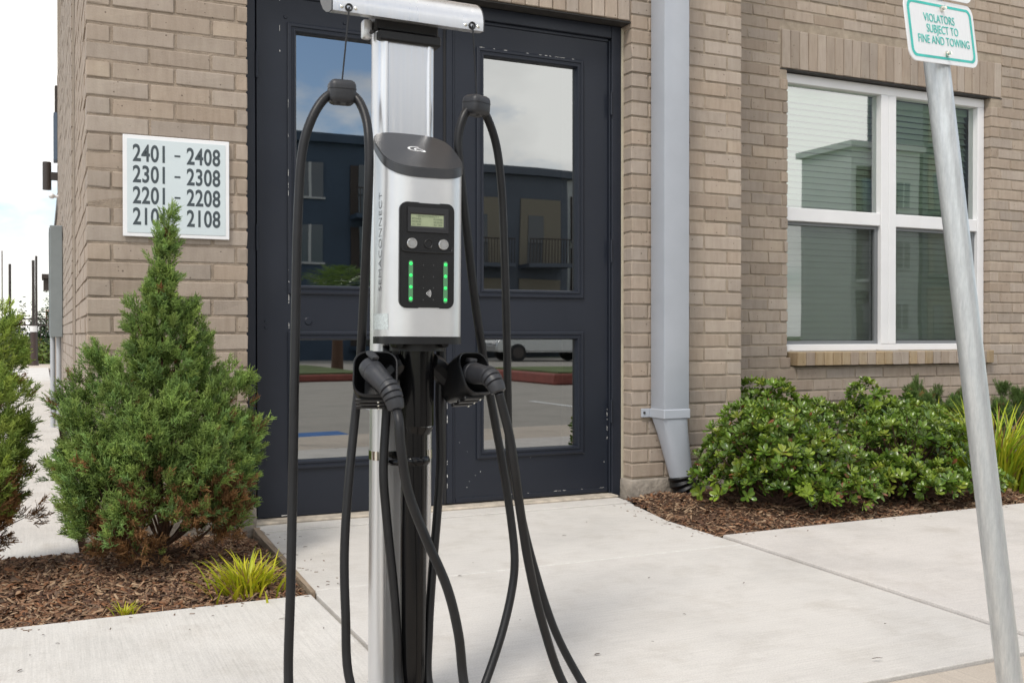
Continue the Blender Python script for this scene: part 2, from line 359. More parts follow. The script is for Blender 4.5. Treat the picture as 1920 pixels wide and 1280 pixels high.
# ================================================================== GROUND AND PAVEMENT
GRASSG = mat('far_grass', (0.10, 0.13, 0.045), 0.95, var=0.45, vscale=1.5, bump=0.6, bscale=20)
SOIL = mat('mulch_soil', (0.075, 0.045, 0.030), 0.98, var=0.45, vscale=25, bump=1.0, bscale=60, spec=0.1)
def sheet(name, x0, x1, y0, y1, z, m, parent=None):
    bm = BM(); bm.faces.new([bm.verts.new(p) for p in ((x0, y0, z), (x1, y0, z), (x1, y1, z), (x0, y1, z))])
    return fin(name, bm, m, parent, None)
tag(sheet('ground', -600, 600, -600, 600, -0.22, GRASSG), kind='structure')
tag(sheet('parking_lot', -60, 90, -34, -3.65, -0.13, CONC_LOT), kind='structure')
tag(sheet('subgrade', -9, 9.5, -3.65, 30, -0.06, SOIL), kind='structure')

pave = empty('pavement', kind='structure')
def slab(poly, z1, m, bev=0.006, z0=-0.075, name='slab'):
    bm = BM(); A = [bm.verts.new((x, y, z0)) for x, y in poly]; B = [bm.verts.new((x, y, z1)) for x, y in poly]; n = len(poly)
    bm.faces.new(A[::-1]); top = bm.faces.new(B)
    for i in range(n): bm.faces.new((A[i], A[(i+1) % n], B[(i+1) % n], B[i]))
    if bev: bmesh.ops.bevel(bm, geom=list(top.edges), offset=bev, segments=2, profile=0.6, affect='EDGES')
    return fin(name, bm, m, pave, None)
# entrance pad: strip before the sill, upper half, lower half
slab([(0.872, -0.128), (2.735, -0.128), (2.755, 0.22), (0.83, 0.22)], 0.004, CONC, 0.004)
slab([(0.822, -1.193), (2.605, -1.193), (2.612, -0.62), (2.722, -0.136), (0.868, -0.136)], 0.0, CONC, 0.003)
slab([(0.812, -2.662), (2.532, -2.662), (2.604, -1.204), (0.820, -1.204)], 0.0, CONC, 0.003)
bm = BM(); box(bm, 0.83, 2.60, -1.2035, -1.1935, -0.03, -0.0008); fin('joint_filler', bm, mat('joint_sand', (0.66, 0.64, 0.60), .95, var=.2, vscale=30), pave, None)
bm = BM(); prism(bm, [(2.530, -2.662), (2.548, -2.662), (2.632, -1.03), (2.602, -1.2), (2.602, -1.03)], lambda x, y: (x, y, -.04), lambda x, y: (x, y, -.006)); fin('joint_filler', bm, mat('joint_dirt', (0.16, 0.14, 0.12), .95, var=.4, vscale=20, bump=.6), pave, None)
# walk in front of the left bed
slab([(-3.4, -2.662), (0.796, -2.662), (0.800, -1.262), (-3.4, -1.30)], 0.006, CONC_X, 0.008)
slab([(-8, -2.662), (-3.41, -2.662), (-3.41, -1.30), (-8, -1.35)], 0.006, CONC_X, 0.008)
# slab beyond the right joint
slab([(2.545, -2.662), (9.4, -2.662), (9.4, -0.985), (4.3, -1.022), (2.628, -1.035)], 0.008, CONC_R, 0.010)
# tan strip at the kerb, and kerb
slab([(-8, -3.6), (1.40, -3.6), (1.40, -2.675), (-8, -2.675)], -0.004, CONC_T, 0.008)
slab([(1.41, -3.6), (9.4, -3.6), (9.4, -2.675), (1.41, -2.675)], -0.004, CONC_T, 0.008)
slab([(-8, -3.74), (9.4, -3.74), (9.4, -3.605), (-8, -3.605)], -0.006, CONC_T, 0.02, -0.2, 'kerb')
# walk along the side of the building
ys = [-0.345, 1.10, 2.95, 4.8, 6.65, 8.5, 10.35, 12.2, 14.1, 16.0, 18.5, 21, 24.2]
for i, (a, b_) in enumerate(zip(ys, ys[1:])):
    ya = a if i else -0.40
    slab([(-2.6, ya-(0 if i else 0.12)), (0.128, a+(0 if i else 0.075)), (0.128, b_-0.008), (-2.6, b_-0.008)], 0.012, CONC_X, 0.008)
slab([(-9, 24.2), (9, 24.2), (9, 28.0), (-9, 28.0)], 0.006, CONC_T, 0.01)

# ---- mulch beds
def in_poly(x, y, P):
    c = False; j = len(P)-1
    for i in range(len(P)):
        if (P[i][1] > y) != (P[j][1] > y) and x < (P[j][0]-P[i][0])*(y-P[i][1])/(P[j][1]-P[i][1]) + P[i][0]: c = not c
        j = i
    return c
BED_L = [(-2.6, -1.27), (0.792, -1.258), (0.80, -0.02), (0.17, -0.02), (0.135, -0.285), (-2.6, -0.53)]
BED_R = [(2.80, 0.0), (2.735, -0.06), (2.625, -0.62), (2.622, -1.03), (4.3, -1.018), (7.8, -0.99), (7.8, 0.70), (3.53, 0.70), (3.53, 0.0)]
def bed_h(x, y, mounds):
    h = -0.018 + 0.010*noise.noise(Vector((x*7, y*7, 3.0))) + 0.006*noise.noise(Vector((x*22, y*22, 1.0)))
    for mx_, my_, r, a in mounds: h += a*math.exp(-((x-mx_)**2+(y-my_)**2)/(r*r))
    return h
MO_L = [(0.36, -0.58, 0.35, 0.05), (-0.2, -0.55, 0.3, 0.04), (0.62, -1.0, 0.25, 0.02)]
MO_R = [(3.3, -0.4, 0.5, 0.055), (4.2, -0.3, 0.5, 0.05), (2.85, -0.2, 0.2, 0.02)]
def bed(name, P, mounds, step, x_lim):
    """the fall towards the bed's edges keeps the mulch below the slabs"""
    xs = [p[0] for p in P]; ysx = [p[1] for p in P]
    x0, x1, y0, y1 = min(xs)-0.02, max(xs)+0.02, min(ysx)-0.02, max(ysx)+0.02
    nx, ny = int((x1-x0)/step)+1, int((y1-y0)/step)+1
    V = [(x0+i*step, y0+j*step, bed_h(x0+i*step, y0+j*step, mounds)) for j in range(ny) for i in range(nx)]
    F = [(j*nx+i, j*nx+i+1, (j+1)*nx+i+1, (j+1)*nx+i) for j in range(ny-1) for i in range(nx-1) if in_poly(x0+(i+.5)*step, y0+(j+.5)*step, P)]
    return tag(np_mesh(name, V, F, SOIL, smooth=True), kind='structure')
bed('mulch_bed', BED_L, MO_L, 0.022, None)
bed('mulch_bed', BED_R, MO_R, 0.03, None)
def chips(P, mounds, n, seed, xr, yr, label):
    r = random.Random(seed); V = []; F = []; C = []
    pal = [(0.17, 0.092, 0.055), (0.11, 0.060, 0.038), (0.24, 0.135, 0.080), (0.07, 0.040, 0.028), (0.36, 0.25, 0.16), (0.20, 0.095, 0.048), (0.15, 0.10, 0.07), (0.28, 0.18, 0.11)]
    k = 0
    while k < n:
        x, y = r.uniform(*xr), r.uniform(*yr)
        if not in_poly(x, y, P): continue
        k += 1
        L = r.choice((0.004, 0.006, 0.009, 0.013, 0.022))*r.uniform(0.7, 1.4); W = r.uniform(0.0014, 0.0045) if r.random() < 0.85 else r.uniform(0.006, 0.012); T = r.uniform(0.001, 0.003)
        M = Matrix.Translation((x, y, bed_h(x, y, mounds)+0.002+r.uniform(0, 0.006))) @ Euler((r.gauss(0, 0.35), r.gauss(0, 0.32), r.uniform(0, 6.283))).to_matrix().to_4x4()
        b0 = len(V); t = r.uniform(0.3, 1.0)
        for px, py, pz in ((-L, -W, 0), (L, -W*t, 0), (L, W*t, 0), (-L, W, 0), (-L*.95, -W*.8, T), (L*.95, -W*t*.8, T), (L*.95, W*t*.8, T), (-L*.95, W*.8, T)):
            V.append(M @ Vector((px, py, pz)))
        F += [(b0+4, b0+5, b0+6, b0+7), (b0, b0+1, b0+5, b0+4), (b0+1, b0+2, b0+6, b0+5), (b0+2, b0+3, b0+7, b0+6), (b0+3, b0, b0+4, b0+7)]
        c = r.choice(pal); q = r.uniform(0.7, 1.35)
        C += [(c[0]*q, c[1]*q, c[2]*q)]*8
    return tag(np_mesh('mulch', [tuple(v) for v in V], F, CHIP, col=np.array(C)), label, 'mulch', kind='stuff')
chips(BED_L, MO_L, 17000, 3, (-0.75, 0.80), (-1.27, -0.02), 'brown bark mulch round the junipers beside the entrance pad')
chips(BED_R, MO_R, 14000, 5, (2.6, 5.4), (-1.03, 0.3), 'brown bark mulch under the glossy shrubs beside the downspout')

def stray(n, seed, picks):
    r = random.Random(seed); V = []; F = []; C = []
    for i in range(n):
        (xa, ya), (xb, yb), (nx, ny), z = r.choice(picks); t = r.random(); d = abs(r.gauss(0, .045))+.008
        x, y = xa+(xb-xa)*t+nx*d, ya+(yb-ya)*t+ny*d; L = r.uniform(.002, .009); W = r.uniform(.0008, .0025); a = r.uniform(0, 6.28); b0 = len(V)
        for u, v, h in ((-L, -W, 0), (L, -W, 0), (L, W, 0), (-L, W, 0), (-L, -W, .0012), (L, -W, .0012), (L, W, .0012), (-L, W, .0012)):
            V.append((x+u*math.cos(a)-v*math.sin(a), y+u*math.sin(a)+v*math.cos(a), z+.0006+h))
        F += [(b0+4, b0+5, b0+6, b0+7), (b0, b0+1, b0+5, b0+4), (b0+1, b0+2, b0+6, b0+5), (b0+2, b0+3, b0+7, b0+6), (b0+3, b0, b0+4, b0+7)]
        q = r.uniform(.5, 1.2); C += [(.24*q, .16*q, .11*q)]*8
    tag(np_mesh('mulch_crumbs', V, F, CHIP, col=np.array(C)), 'crumbs of bark mulch strewn on the concrete along the beds', 'mulch', kind='stuff')
stray(110, 77, [((2.64, -1.03), (4.4, -1.02), (0, -1), .008), ((2.62, -1.03), (2.62, -.62), (-1, 0), 0.0), ((2.62, -.62), (2.72, -.1), (-1, 0), 0.0), ((-.9, -1.265), (.78, -1.26), (0, -1), .006), ((.83, -1.18), (.86, -.15), (1, 0), 0.0)])
# weathered form board between bed and pad
TIMB = mat('weathered_board', (0.30, 0.23, 0.165), 0.95, var=0.4, vscale=30, bump=0.9, bscale=80, stretch=(1, 0.12, 1))
bm = BM(); prism(bm, [(0.801, -1.255), (0.816, -1.255), (0.866, -0.13), (0.872, -0.02), (0.843, -0.02), (0.838, -0.13)], lambda x, y: (x, y, -0.05), lambda x, y: (x, y, 0.006+0.006*math.sin(y*9)))
tag(fin('edging_board', bm, TIMB), 'weathered wooden form board along the entrance pad, beside the mulch', 'board')

# ================================================================== BUILDING
bld = empty('brick_building', (0, 0, 0), 'tan brick apartment building with dark double doors and a white window', 'building')
CO, MODL, BL, BHT, JT = 0.0762, 0.254, 0.244, 0.0662, 0.010
Z0 = 0.108
_bc = {}
def brick_mesh(sx, sy, sz, m, v):
    key = (round(sx, 3), round(sy, 3), round(sz, 3), m.name, v)
    if key in _bc: return _bc[key]
    r = random.Random(hash(key[:3]) + v*17)
    bm = BM(); box(bm, -sx/2, sx/2, -sy/2, sy/2, -sz/2, sz/2, 0.0035)
    for vv in bm.verts: vv.co += Vector((r.gauss(0, .0011), r.gauss(0, .0008), r.gauss(0, .0010)))
    me = bpy.data.meshes.new('brick'); bm.normal_update(); bm.to_mesh(me); bm.free(); me.materials.append(m)
    _bc[key] = me; return me
def brick(parent, x0, x1, y0, y1, z0, z1, m=None, out=0):
    m = m or BRICK
    sx, sy, sz = round((x1-x0)*200)/200, round((y1-y0)*200)/200, z1-z0
    me = brick_mesh(sx, sy, sz, m, rnd.randrange(4))
    o = bpy.data.objects.new('brick', me); COL.objects.link(o); o.parent = parent
    o.location = ((x0+x1)/2, (y0+y1)/2, (z0+z1)/2)
    j = rnd.gauss(0, 0.0012)
    if out == 0: o.location.y += j
    o.rotation_euler = (rnd.gauss(0, .004), rnd.gauss(0, .0025), rnd.gauss(0, .003))
    return o
def wall_part(name): return empty_part(name, bld)
def empty_part(name, parent):
    o = bpy.data.objects.new(name, None); COL.objects.link(o); o.parent = parent; o.empty_display_size = 0.05; return o
def backing(name, parent, x0, x1, y0, y1, z0, z1, m=MORTAR):
    bm = BM(); box(bm, x0, x1, y0, y1, z0, z1); return fin(name, bm, m, parent, None)

# ---- corner wall left of the doors (front) ; mortar 9 mm behind the brick faces
XC, XD = 0.167, 0.825
ZT = 3.46
NR = int((ZT-Z0)/CO)
MR = 0.005
wl = backing('corner_wall', bld, XC+MR, XD-MR, MR, 0.30, Z0-0.01, ZT)
for r in range(NR):
    z = Z0 + r*CO; x = XC; first = True
    while x < XD-0.03:
        L = 0.092 if (first and r % 2 == 0) else BL
        x1 = min(x+L, XD)
        if XD - x1 < 0.045: x1 = XD
        dy = 0.244 if (first and r % 2 == 0) else 0.092
        brick(wl, x, x1, 0.0, dy, z, z+BHT)
        x = x1 + JT*rnd.uniform(0.9, 1.35); first = False
# ---- side wall courses: near bay, groove, far bay (pieces too thin to tell apart: joined)
def courses(name, parent, x0, y0, y1, z0, nr, skip_even, thick=0.05):
    bm = BM(); r_ = random.Random(9)
    for r in range(nr):
        z = z0 + r*CO; y = y0 + (0.102 if (r % 2) == skip_even else 0.254)
        if skip_even < 0: y = y0 + (0 if r % 2 else -0.127)
        while y < y1-0.03:
            b = min(y+BL, y1); a = max(y, y0)
            if b-a > 0.03:
                j = r_.gauss(0, .0012); box(bm, x0+j, x0+thick+j, a, b, z, z+BHT)
            y += MODL
    o = fin(name, bm, BRICK, parent, None); o['kind'] = 'stuff'; return o
sw = backing('side_wall', bld, XC+MR, XC+0.30, 0.301, 9.0, Z0-0.01, 9.0)
courses('brick_courses', sw, XC, 0.0, 1.60, Z0, NR+8, 1)
courses('brick_courses', sw, XC, 2.34, 9.0, Z0, NR+8, -1)
backing('groove_shade_strip', sw, XC-0.002, XC+0.02, 1.604, 1.64, 0.1, 4.0, mat('groove_shade_brown', (0.16, 0.13, 0.10), 0.9))  # dark brown strip, its colour stands in for the shadow in the groove

# ---- pier between door and recess
XP0, XP1 = 2.811, 3.523
wp = backing('pier_wall', bld, XP0+MR, XP1-MR, MR, 0.80, Z0-0.01, ZT, MORTAR_R)
for r in range(NR):
    z = Z0 + r*CO; x = XP1; first = True
    while x > XP0+0.03:
        L = 0.092 if (first and r % 2) else BL
        x0 = max(x-L, XP0)
        if x0-XP0 < 0.05: x0 = XP0
        at_l = x0 == XP0
        brick(wp, x0, x, 0.0, 0.098 if not first else (0.098 if r % 2 == 0 else 0.244), z, z+BHT)
        x = x0 - JT*rnd.uniform(0.9, 1.35); first = False
# bricks of the return that meets the recess
for r in range(NR):
    z = Z0 + r*CO; y = 0.254 if r % 2 else 0.108
    while y < 0.70:
        y1 = min(y+BL, 0.715)
        if y1-y > 0.03: brick(wp, XP1-0.05, XP1, y, y1, z, z+BHT, out=1)
        y += MODL
# ---- recessed wall with the window
YR = 0.72
WX0, WX1, WZ0, WZ1 = 4.455, 6.345, 0.745, 2.605
wr = empty_part('recessed_wall', bld)
for nm, (a, b_, c, d) in dict(l=(3.53, WX0-MR, Z0-0.2, ZT), r=(WX1+MR, 9.0, Z0-0.2, ZT), u=(WX0-MR, WX1+MR, Z0-0.2, WZ0-0.1), t=(WX0-MR, WX1+MR, 2.63, ZT)).items():
    backing('wall_core', wr, a, b_, YR+MR, YR+0.28, c, d, MORTAR_R)
SO_X0, SO_X1, SO_Z0, SO_Z1 = 4.400, 6.452, 2.612, 2.862
SI_X0, SI_X1, SI_Z0, SI_Z1 = 4.500, 6.336, 0.652, 0.742
far = BM()
for r in range(-2, NR):
    z = Z0 + r*CO; z1 = z+BHT
    off = [0.0, 0.127, 0.02, 0.15][r % 4] + rnd.uniform(-.012, .012)
    x = 3.53 - off
    while x < 9.0:
        a, b_ = max(x, 3.53), x+BL
        x += MODL
        segs = [(a, b_)]
        def cut(segs, c0, c1):
            o = []
            for s, e in segs:
                if e <= c0 or s >= c1: o.append((s, e)); continue
                if s < c0-0.012: o.append((s, c0))
                if e > c1+0.012: o.append((c1, e))
            return o
        if z1 > SO_Z0-0.008 and z < SO_Z1: segs = cut(segs, SO_X0-JT, SO_X1+JT)
        elif z1 > WZ0-0.02 and z < WZ1: segs = cut(segs, WX0, WX1)
        elif z1 > SI_Z0-0.004 and z < SI_Z1+0.02: segs = cut(segs, SI_X0-0.02, SI_X1+0.02)
        for s, e in segs:
            if e-s < 0.028: continue
            zz0, zz1 = z, z1
            if zz0 < SO_Z1 < zz1 and e > SO_X0 and s < SO_X1: continue
            if 0.30 < z and 3.98 < s < 6.85: brick(wr, s, e, YR, YR+(0.098 if abs(s-WX1) < .01 or abs(e-WX0) < .01 else 0.06), zz0, zz1)
            else: box(far, s, e, YR, YR+0.05, zz0, zz1)
o = fin('brick_courses', far, BRICK, wr, None); o['kind'] = 'stuff'
# soldier course over the window, rowlock sill under it
def soldiers(name, x0, x1, y0, y1, z0, z1, pick=None):
    p = empty_part(name, bld); n = round((x1-x0)/CO); st = (x1-x0)/n
    for i in range(n):
        m = BRICK_Y if pick and rnd.random() < pick else BRICK
        brick(p, x0+i*st+0.004, x0+(i+1)*st-0.004, y0, y1, z0, z1, m)
    return p
s1 = soldiers('window_lintel', SO_X0, SO_X1, YR-0.004, YR+0.09, SO_Z0, SO_Z1)
backing('mortar_bed', s1, SO_X0+.002, SO_X1-.002, YR+0.004, YR+0.08, SO_Z0+.004, SO_Z1-.002)
s2 = soldiers('window_sill', SI_X0, SI_X1, YR-0.045, YR+0.07, SI_Z0, SI_Z1, 0.5)
backing('mortar_bed', s2, SI_X0+.008, SI_X1-.008, YR-0.037, YR+0.06, SI_Z0+.006, SI_Z1-.005)
s3 = soldiers('door_lintel', 0.745, 2.803, -0.002, 0.098, 2.506, 2.756)
backing('mortar_bed', s3, 0.75, 2.80, 0.005, 0.09, 2.510, 2.752)
bm = BM(); box(bm, 0.70, 2.86, 0.008, 0.14, 2.496, 2.503); fin('lintel_angle', bm, STEEL_D, s3, None)
bm = BM(); box(bm, 4.37, 6.47, YR+0.002, YR+0.10, 2.6015, 2.6085); fin('lintel_angle', bm, STEEL_D, s1, None)
# brick above the doors
wa = backing('wall_over_doors', bld, XD-MR+.001, XP0+MR-.001, 0.009, 0.30, 2.506, ZT)
r0 = int(math.ceil((2.765-Z0)/CO))
for r in range(r0, NR):
    z = Z0+r*CO; x = XD+JT
    while x < XP0-0.03:
        x1 = min(x+(BL if (x > XD+JT+.01 or r % 2) else 0.12), XP0-JT); brick(wa, x, x1, 0, 0.06, z, z+BHT); x = x1+JT
# upper storeys, roof, foundation, dark rooms
UP = mat('upper_brick', (0.34, 0.27, 0.21), 0.9, var=0.2, vscale=12, bump=0.3, bscale=60)
backing('upper_wall', bld, XC, XP1, 0.0, 0.40, ZT+.004, 9.0, UP)
backing('upper_wall', bld, XP1+.002, 9.0, YR, 1.1, ZT+.004, 9.0, UP)
backing('roof', bld, XC-0.1, 9.1, -0.1, 9.1, 9.003, 9.2, UP)
backing('end_wall', bld, 8.85, 9.0, 1.105, 9.0, -0.2, 8.99, UP)
backing('rear_wall', bld, XC+.01, 8.84, 8.8, 8.99, -0.2, 8.98, UP)
def found(x0, x1, y0, y1, z0, z1):
    bm = BM(); box(bm, x0, x1, y0, y1, z0, z1, 0.006)
    bmesh.ops.subdivide_edges(bm, edges=bm.edges[:], cuts=5, use_grid_fill=True)
    for v in bm.verts:
        v.co += Vector((0, 1, 0))*0.010*noise.noise(v.co*9) + Vector((1, 0, 0))*0.006*noise.noise(v.co*8+Vector((5, 0, 0)))
    fin('foundation', bm, CONC_FOUND, bld, 60)
found(XC+0.005, XD+0.03, -0.022, 0.28, -0.2, Z0-0.012)
found(XP0-0.018, XP1-0.012, -0.024, 0.6, -0.2, Z0-0.012)
found(XC+0.002, XC+0.29, 0.30, 9.0, -0.2, Z0-0.012)
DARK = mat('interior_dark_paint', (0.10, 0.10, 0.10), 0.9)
RM = mat('room_paint', (0.30, 0.33, 0.27), 0.9)
def room(name, x0, x1, y0, y1, z0, z1, m):
    bm = BM(); box(bm, x0, x1, y0, y1, z0, z1)
    bm.faces.ensure_lookup_table()
    f = [f for f in bm.faces if abs(f.calc_center_median().y-y0) < 1e-5]; bmesh.ops.delete(bm, geom=f, context='FACES')
    return fin(name, bm, m, bld, None)
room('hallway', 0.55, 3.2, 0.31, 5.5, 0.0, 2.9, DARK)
room('room', 4.2, 6.8, 1.01, 4.0, 0.05, 2.95, RM)

# ---- door frame
YF = 0.085                          # face of the frame
ZH = 2.412
fr = empty_part('door_frame', bld)
bm = BM()
box(bm, XD-0.012, 0.876, YF, 0.20, 0.0, 2.494, 0.003)
fin('jamb', bm, DOOR, fr)
bm = BM(); box(bm, 2.742, XP0-0.012, YF, 0.20, 0.0, 2.494, 0.003); box(bm, 2.733, 2.7415, YF+0.012, 0.15, 0.0, 2.42, 0.002)
fin('jamb', bm, DOOR, fr)
bm = BM(); box(bm, 0.877, 2.741, YF+0.001, 0.20, ZH+0.018, 2.494, 0.003); box(bm, 0.877, 2.732, YF+0.02, 0.15, ZH+0.002, ZH+0.0175, 0.002)
fin('head', bm, DOOR, fr)
bm = BM(); box(bm, XP0-0.0115, XP0+0.004, YF-0.004, 0.19, 0.02, 2.49, 0.003); fin('caulk_bead', bm, CAULK, fr)
bm = BM(); box(bm, 0.86, 2.745, 0.02, 0.24, 0.0045, 0.016, 0.003); fin('threshold', bm, mat('threshold_concrete', (0.50, 0.44, 0.36), 0.8, var=0.3, vscale=20), fr)
# ---- door leaves
def leaf(x0, x1, gx0, gx1, mirror):
    d = empty_part('door', bld)
    yl, yb = 0.112, 0.156; z0, z1 = 0.021, ZH
    X = [x0, gx0, gx1, x1]; Z = [z0, 0.272, 0.840, 1.084, 2.262, z1]
    bm = BM()
    def q(*p): bm.faces.new([bm.verts.new(v) for v in p])
    for i in range(3):
        for k in range(5):
            if i == 1 and k in (1, 3): continue
            for y, s in ((yl, 1), (yb, -1)):
                P = [(X[i], y, Z[k]), (X[i+1], y, Z[k]), (X[i+1], y, Z[k+1]), (X[i], y, Z[k+1])]
                q(*(P if s > 0 else P[::-1]))
    for (a, b_, c, e) in ((x0, x1, z0, z1), (gx0, gx1, Z[1], Z[2]), (gx0, gx1, Z[3], Z[4])):
        q((a, yl, c), (a, yb, c), (a, yb, e), (a, yl, e)); q((b_, yl, c), (b_, yl, e), (b_, yb, e), (b_, yb, c))
        q((a, yl, c), (b_, yl, c), (b_, yb, c), (a, yb, c)); q((a, yl, e), (a, yb, e), (b_, yb, e), (b_, yl, e))
    bmesh.ops.remove_doubles(bm, verts=bm.verts[:], dist=1e-5); bmesh.ops.recalc_face_normals(bm, faces=bm.faces[:])
    fin('door_panel', bm, DOOR, d, 30)
    for zA, zB in ((Z[1], Z[2]), (Z[3], Z[4])):
        # stepped glazing bead: outer raised band, groove, inner band
        prof = [(-0.036, yl-0.0005), (-0.036, yl-0.009), (-0.031, yl-0.012), (-0.020, yl-0.012), (-0.017, yl-0.007), (-0.012, yl-0.007), (-0.009, yl-0.011), (0.000, yl-0.010), (0.006, yl+0.004), (0.006, yl+0.020)]
        bm = BM(); rings = []
        for t, y in prof:
            rings.append([bm.verts.new(p) for p in ((gx0+t, y, zA+t), (gx1-t, y, zA+t), (gx1-t, y, zB-t), (gx0+t, y, zB-t))])
        for a, b_ in zip(rings, rings[1:]):
            for k in range(4): bm.faces.new((a[k], a[(k+1) % 4], b_[(k+1) % 4], b_[k]))
        bmesh.ops.recalc_face_normals(bm, faces=bm.faces[:])
        fin('glazing_bead', bm, DOOR, d, 25)
        bm = BM(); bm.faces.new([bm.verts.new(p) for p in ((gx0-.002, yl+0.021, zA-.002), (gx1+.002, yl+0.021, zA-.002), (gx1+.002, yl+0.021, zB+.002), (gx0-.002, yl+0.021, zB+.002))])
        box(bm, gx0-.002, gx1+.002, yl+0.0215, yl+0.027, zA-.002, zB+.002)
        bmesh.ops.delete(bm, geom=[f for f in bm.faces if f.calc_center_median().y > yl+0.0213], context='FACES')
        fin('pane', bm, GLASS_D, d, None)
    return d, yl
dl, yl = leaf(0.887, 1.803, 1.063, 1.598, False)
dr, _ = leaf(1.815, 2.731, 2.008, 2.546, True)
bm = BM(); box(bm, 1.795, 1.8085, yl-0.004, yl+0.03, 0.022, ZH-.002); fin('edge_seal', bm, BLACKGAP, dl, None)
bm = BM(); box(bm, 1.8095, 1.842, yl-0.010, yl-0.0004, 0.024, ZH-.004, 0.003); box(bm, 1.842, 1.853, yl-0.006, yl-0.0004, 0.024, ZH-.004, 0.002); fin('astragal', bm, DOOR, dr)
bm = BM(); box(bm, 1.86, 2.728, yl-0.006, yl-0.0004, 0.023, 0.046, 0.002); fin('bottom_sweep', bm, DOOR, dr)
bm = BM(); box(bm, 0.889, 1.79, yl+0.012, yl+0.03, 0.0165, 0.0205); fin('bottom_sweep', bm, BLACKGAP, dl)
for zc in (2.08, 1.30, 0.45):
    for par, xx in ((dl, 0.8815), (dr, 2.7365)):
        bm = BM(); cyl(bm, (xx, YF-0.004, zc-0.057), (xx, YF-0.004, zc+0.057), 0.0065, n=10); cyl(bm, (xx, YF-0.004, zc+0.058), (xx, YF-0.004, zc+0.064), 0.005, n=10)
        fin('hinge', bm, DOOR, par)
def bolt(par, px, py, r, y=yl):
    p = atY(px, py, y); bm = BM(); cyl(bm, (p.x, y-0.004, p.z), (p.x, y+0.001, p.z), r*0.75, r, 14); fin('plug', bm, DOOR, par)
for px, py, r in ((535, 32, .010), (646, 44, .009), (498, 602, .0075), (498, 614, .0075), (578, 602, .02)): bolt(dl, px, py, r)
# flakes of chipped paint showing the primer
def flakes(par, items, seed):
    r = random.Random(seed); bm = BM()
    for (x, z, L, H, vert, y) in items:
        u = 0.0
        while u < L:
            s = r.uniform(0.003, 0.03); g_ = r.choice((0.002, 0.004, 0.012, 0.03))
            if r.random() < 0.36:
                a, b_ = u, min(u+s, L); h0, h1 = H*r.uniform(.2, .75), H*r.uniform(.2, .75)
                P = [(a, 0), (b_, r.uniform(-.3, .3)*H*.5), (b_, h1), ((a+b_)/2, max(h0, h1)*r.uniform(.7, 1.2)), (a, h0)]
                vs_ = [bm.verts.new((x+(p[1] if vert else p[0]), y, z+(p[0] if vert else p[1]))) for p in P]
                bm.faces.new(vs_ if not vert else vs_[::-1])
            u += s+g_
    o = fin('paint_chips', bm, CHIPW, par, None); o['kind'] = 'stuff'
flakes(dr, [(1.974, 2.2955, 0.607, 0.003, False, yl-0.0123), (2.16, 0.047, 0.55, 0.0025, False, yl-0.0068), (1.8098, 0.03, 0.55, 0.004, True, yl-0.0108), (2.7265, 0.03, 0.45, 0.003, True, yl-0.0005), (1.8098, 0.9, 0.35, 0.003, True, yl-0.0108)], 4)
flakes(dl, [(0.9915, 2.16, 0.25, 0.004, True, yl-0.0006), (1.0285, 0.86, 0.3, 0.003, True, yl-0.0122), (1.0275, 1.5, 0.5, 0.002, True, yl-0.0122), (0.96, 0.024, 0.10, 0.010, False, yl-0.0006)], 8)
r = random.Random(12); bm = BM()
for _ in range(11):
    x = r.uniform(1.87, 2.72); z = 0.05+abs(r.gauss(0, 0.22)); s = r.uniform(.0008, .0022)
    if 1.97 < x < 2.585 and z > 0.235: continue
    bm.faces.new([bm.verts.new((x+s*math.cos(a), yl-0.0007, z+s*math.sin(a)*1.3)) for a in (0, 1.3, 2.4, 3.9, 5.2)][::1])
o = fin('paint_specks', bm, CHIPW, dr, None); o['kind'] = 'stuff'

# ---- window
YW = 0.775
wn_ = empty_part('window', bld)
FX0, FX1, FZ0, FZ1 = WX0+0.004, 6.341, 0.748, 2.598
MX0, MX1 = atY(1652, 400, YW).x, atY(1680, 400, YW).x
TZ0, TZ1 = 1.618, 1.708
for a, b_ in ((FZ1-0.062, FZ1), (FZ0, FZ0+0.045)):
    bm = BM(); box(bm, FX0, FX1, YW, YW+0.085, a, b_, 0.003); fin('frame_rail', bm, VINYL, wn_)
for a, b_ in ((FX0, FX0+0.030), (FX1-0.064, FX1)):
    bm = BM(); box(bm, a, b_, YW+.0005, YW+0.085, FZ0+0.0455, FZ1-0.0625, 0.003); fin('frame_stile', bm, VINYL, wn_)
bm = BM(); box(bm, MX0, (MX0+MX1)/2-.0008, YW-.002, YW+0.085, FZ0+0.0455, FZ1-0.0625, 0.003); box(bm, (MX0+MX1)/2+.0008, MX1, YW-.002, YW+0.085, FZ0+0.0455, FZ1-0.0625, 0.003); fin('mullion', bm, VINYL, wn_)
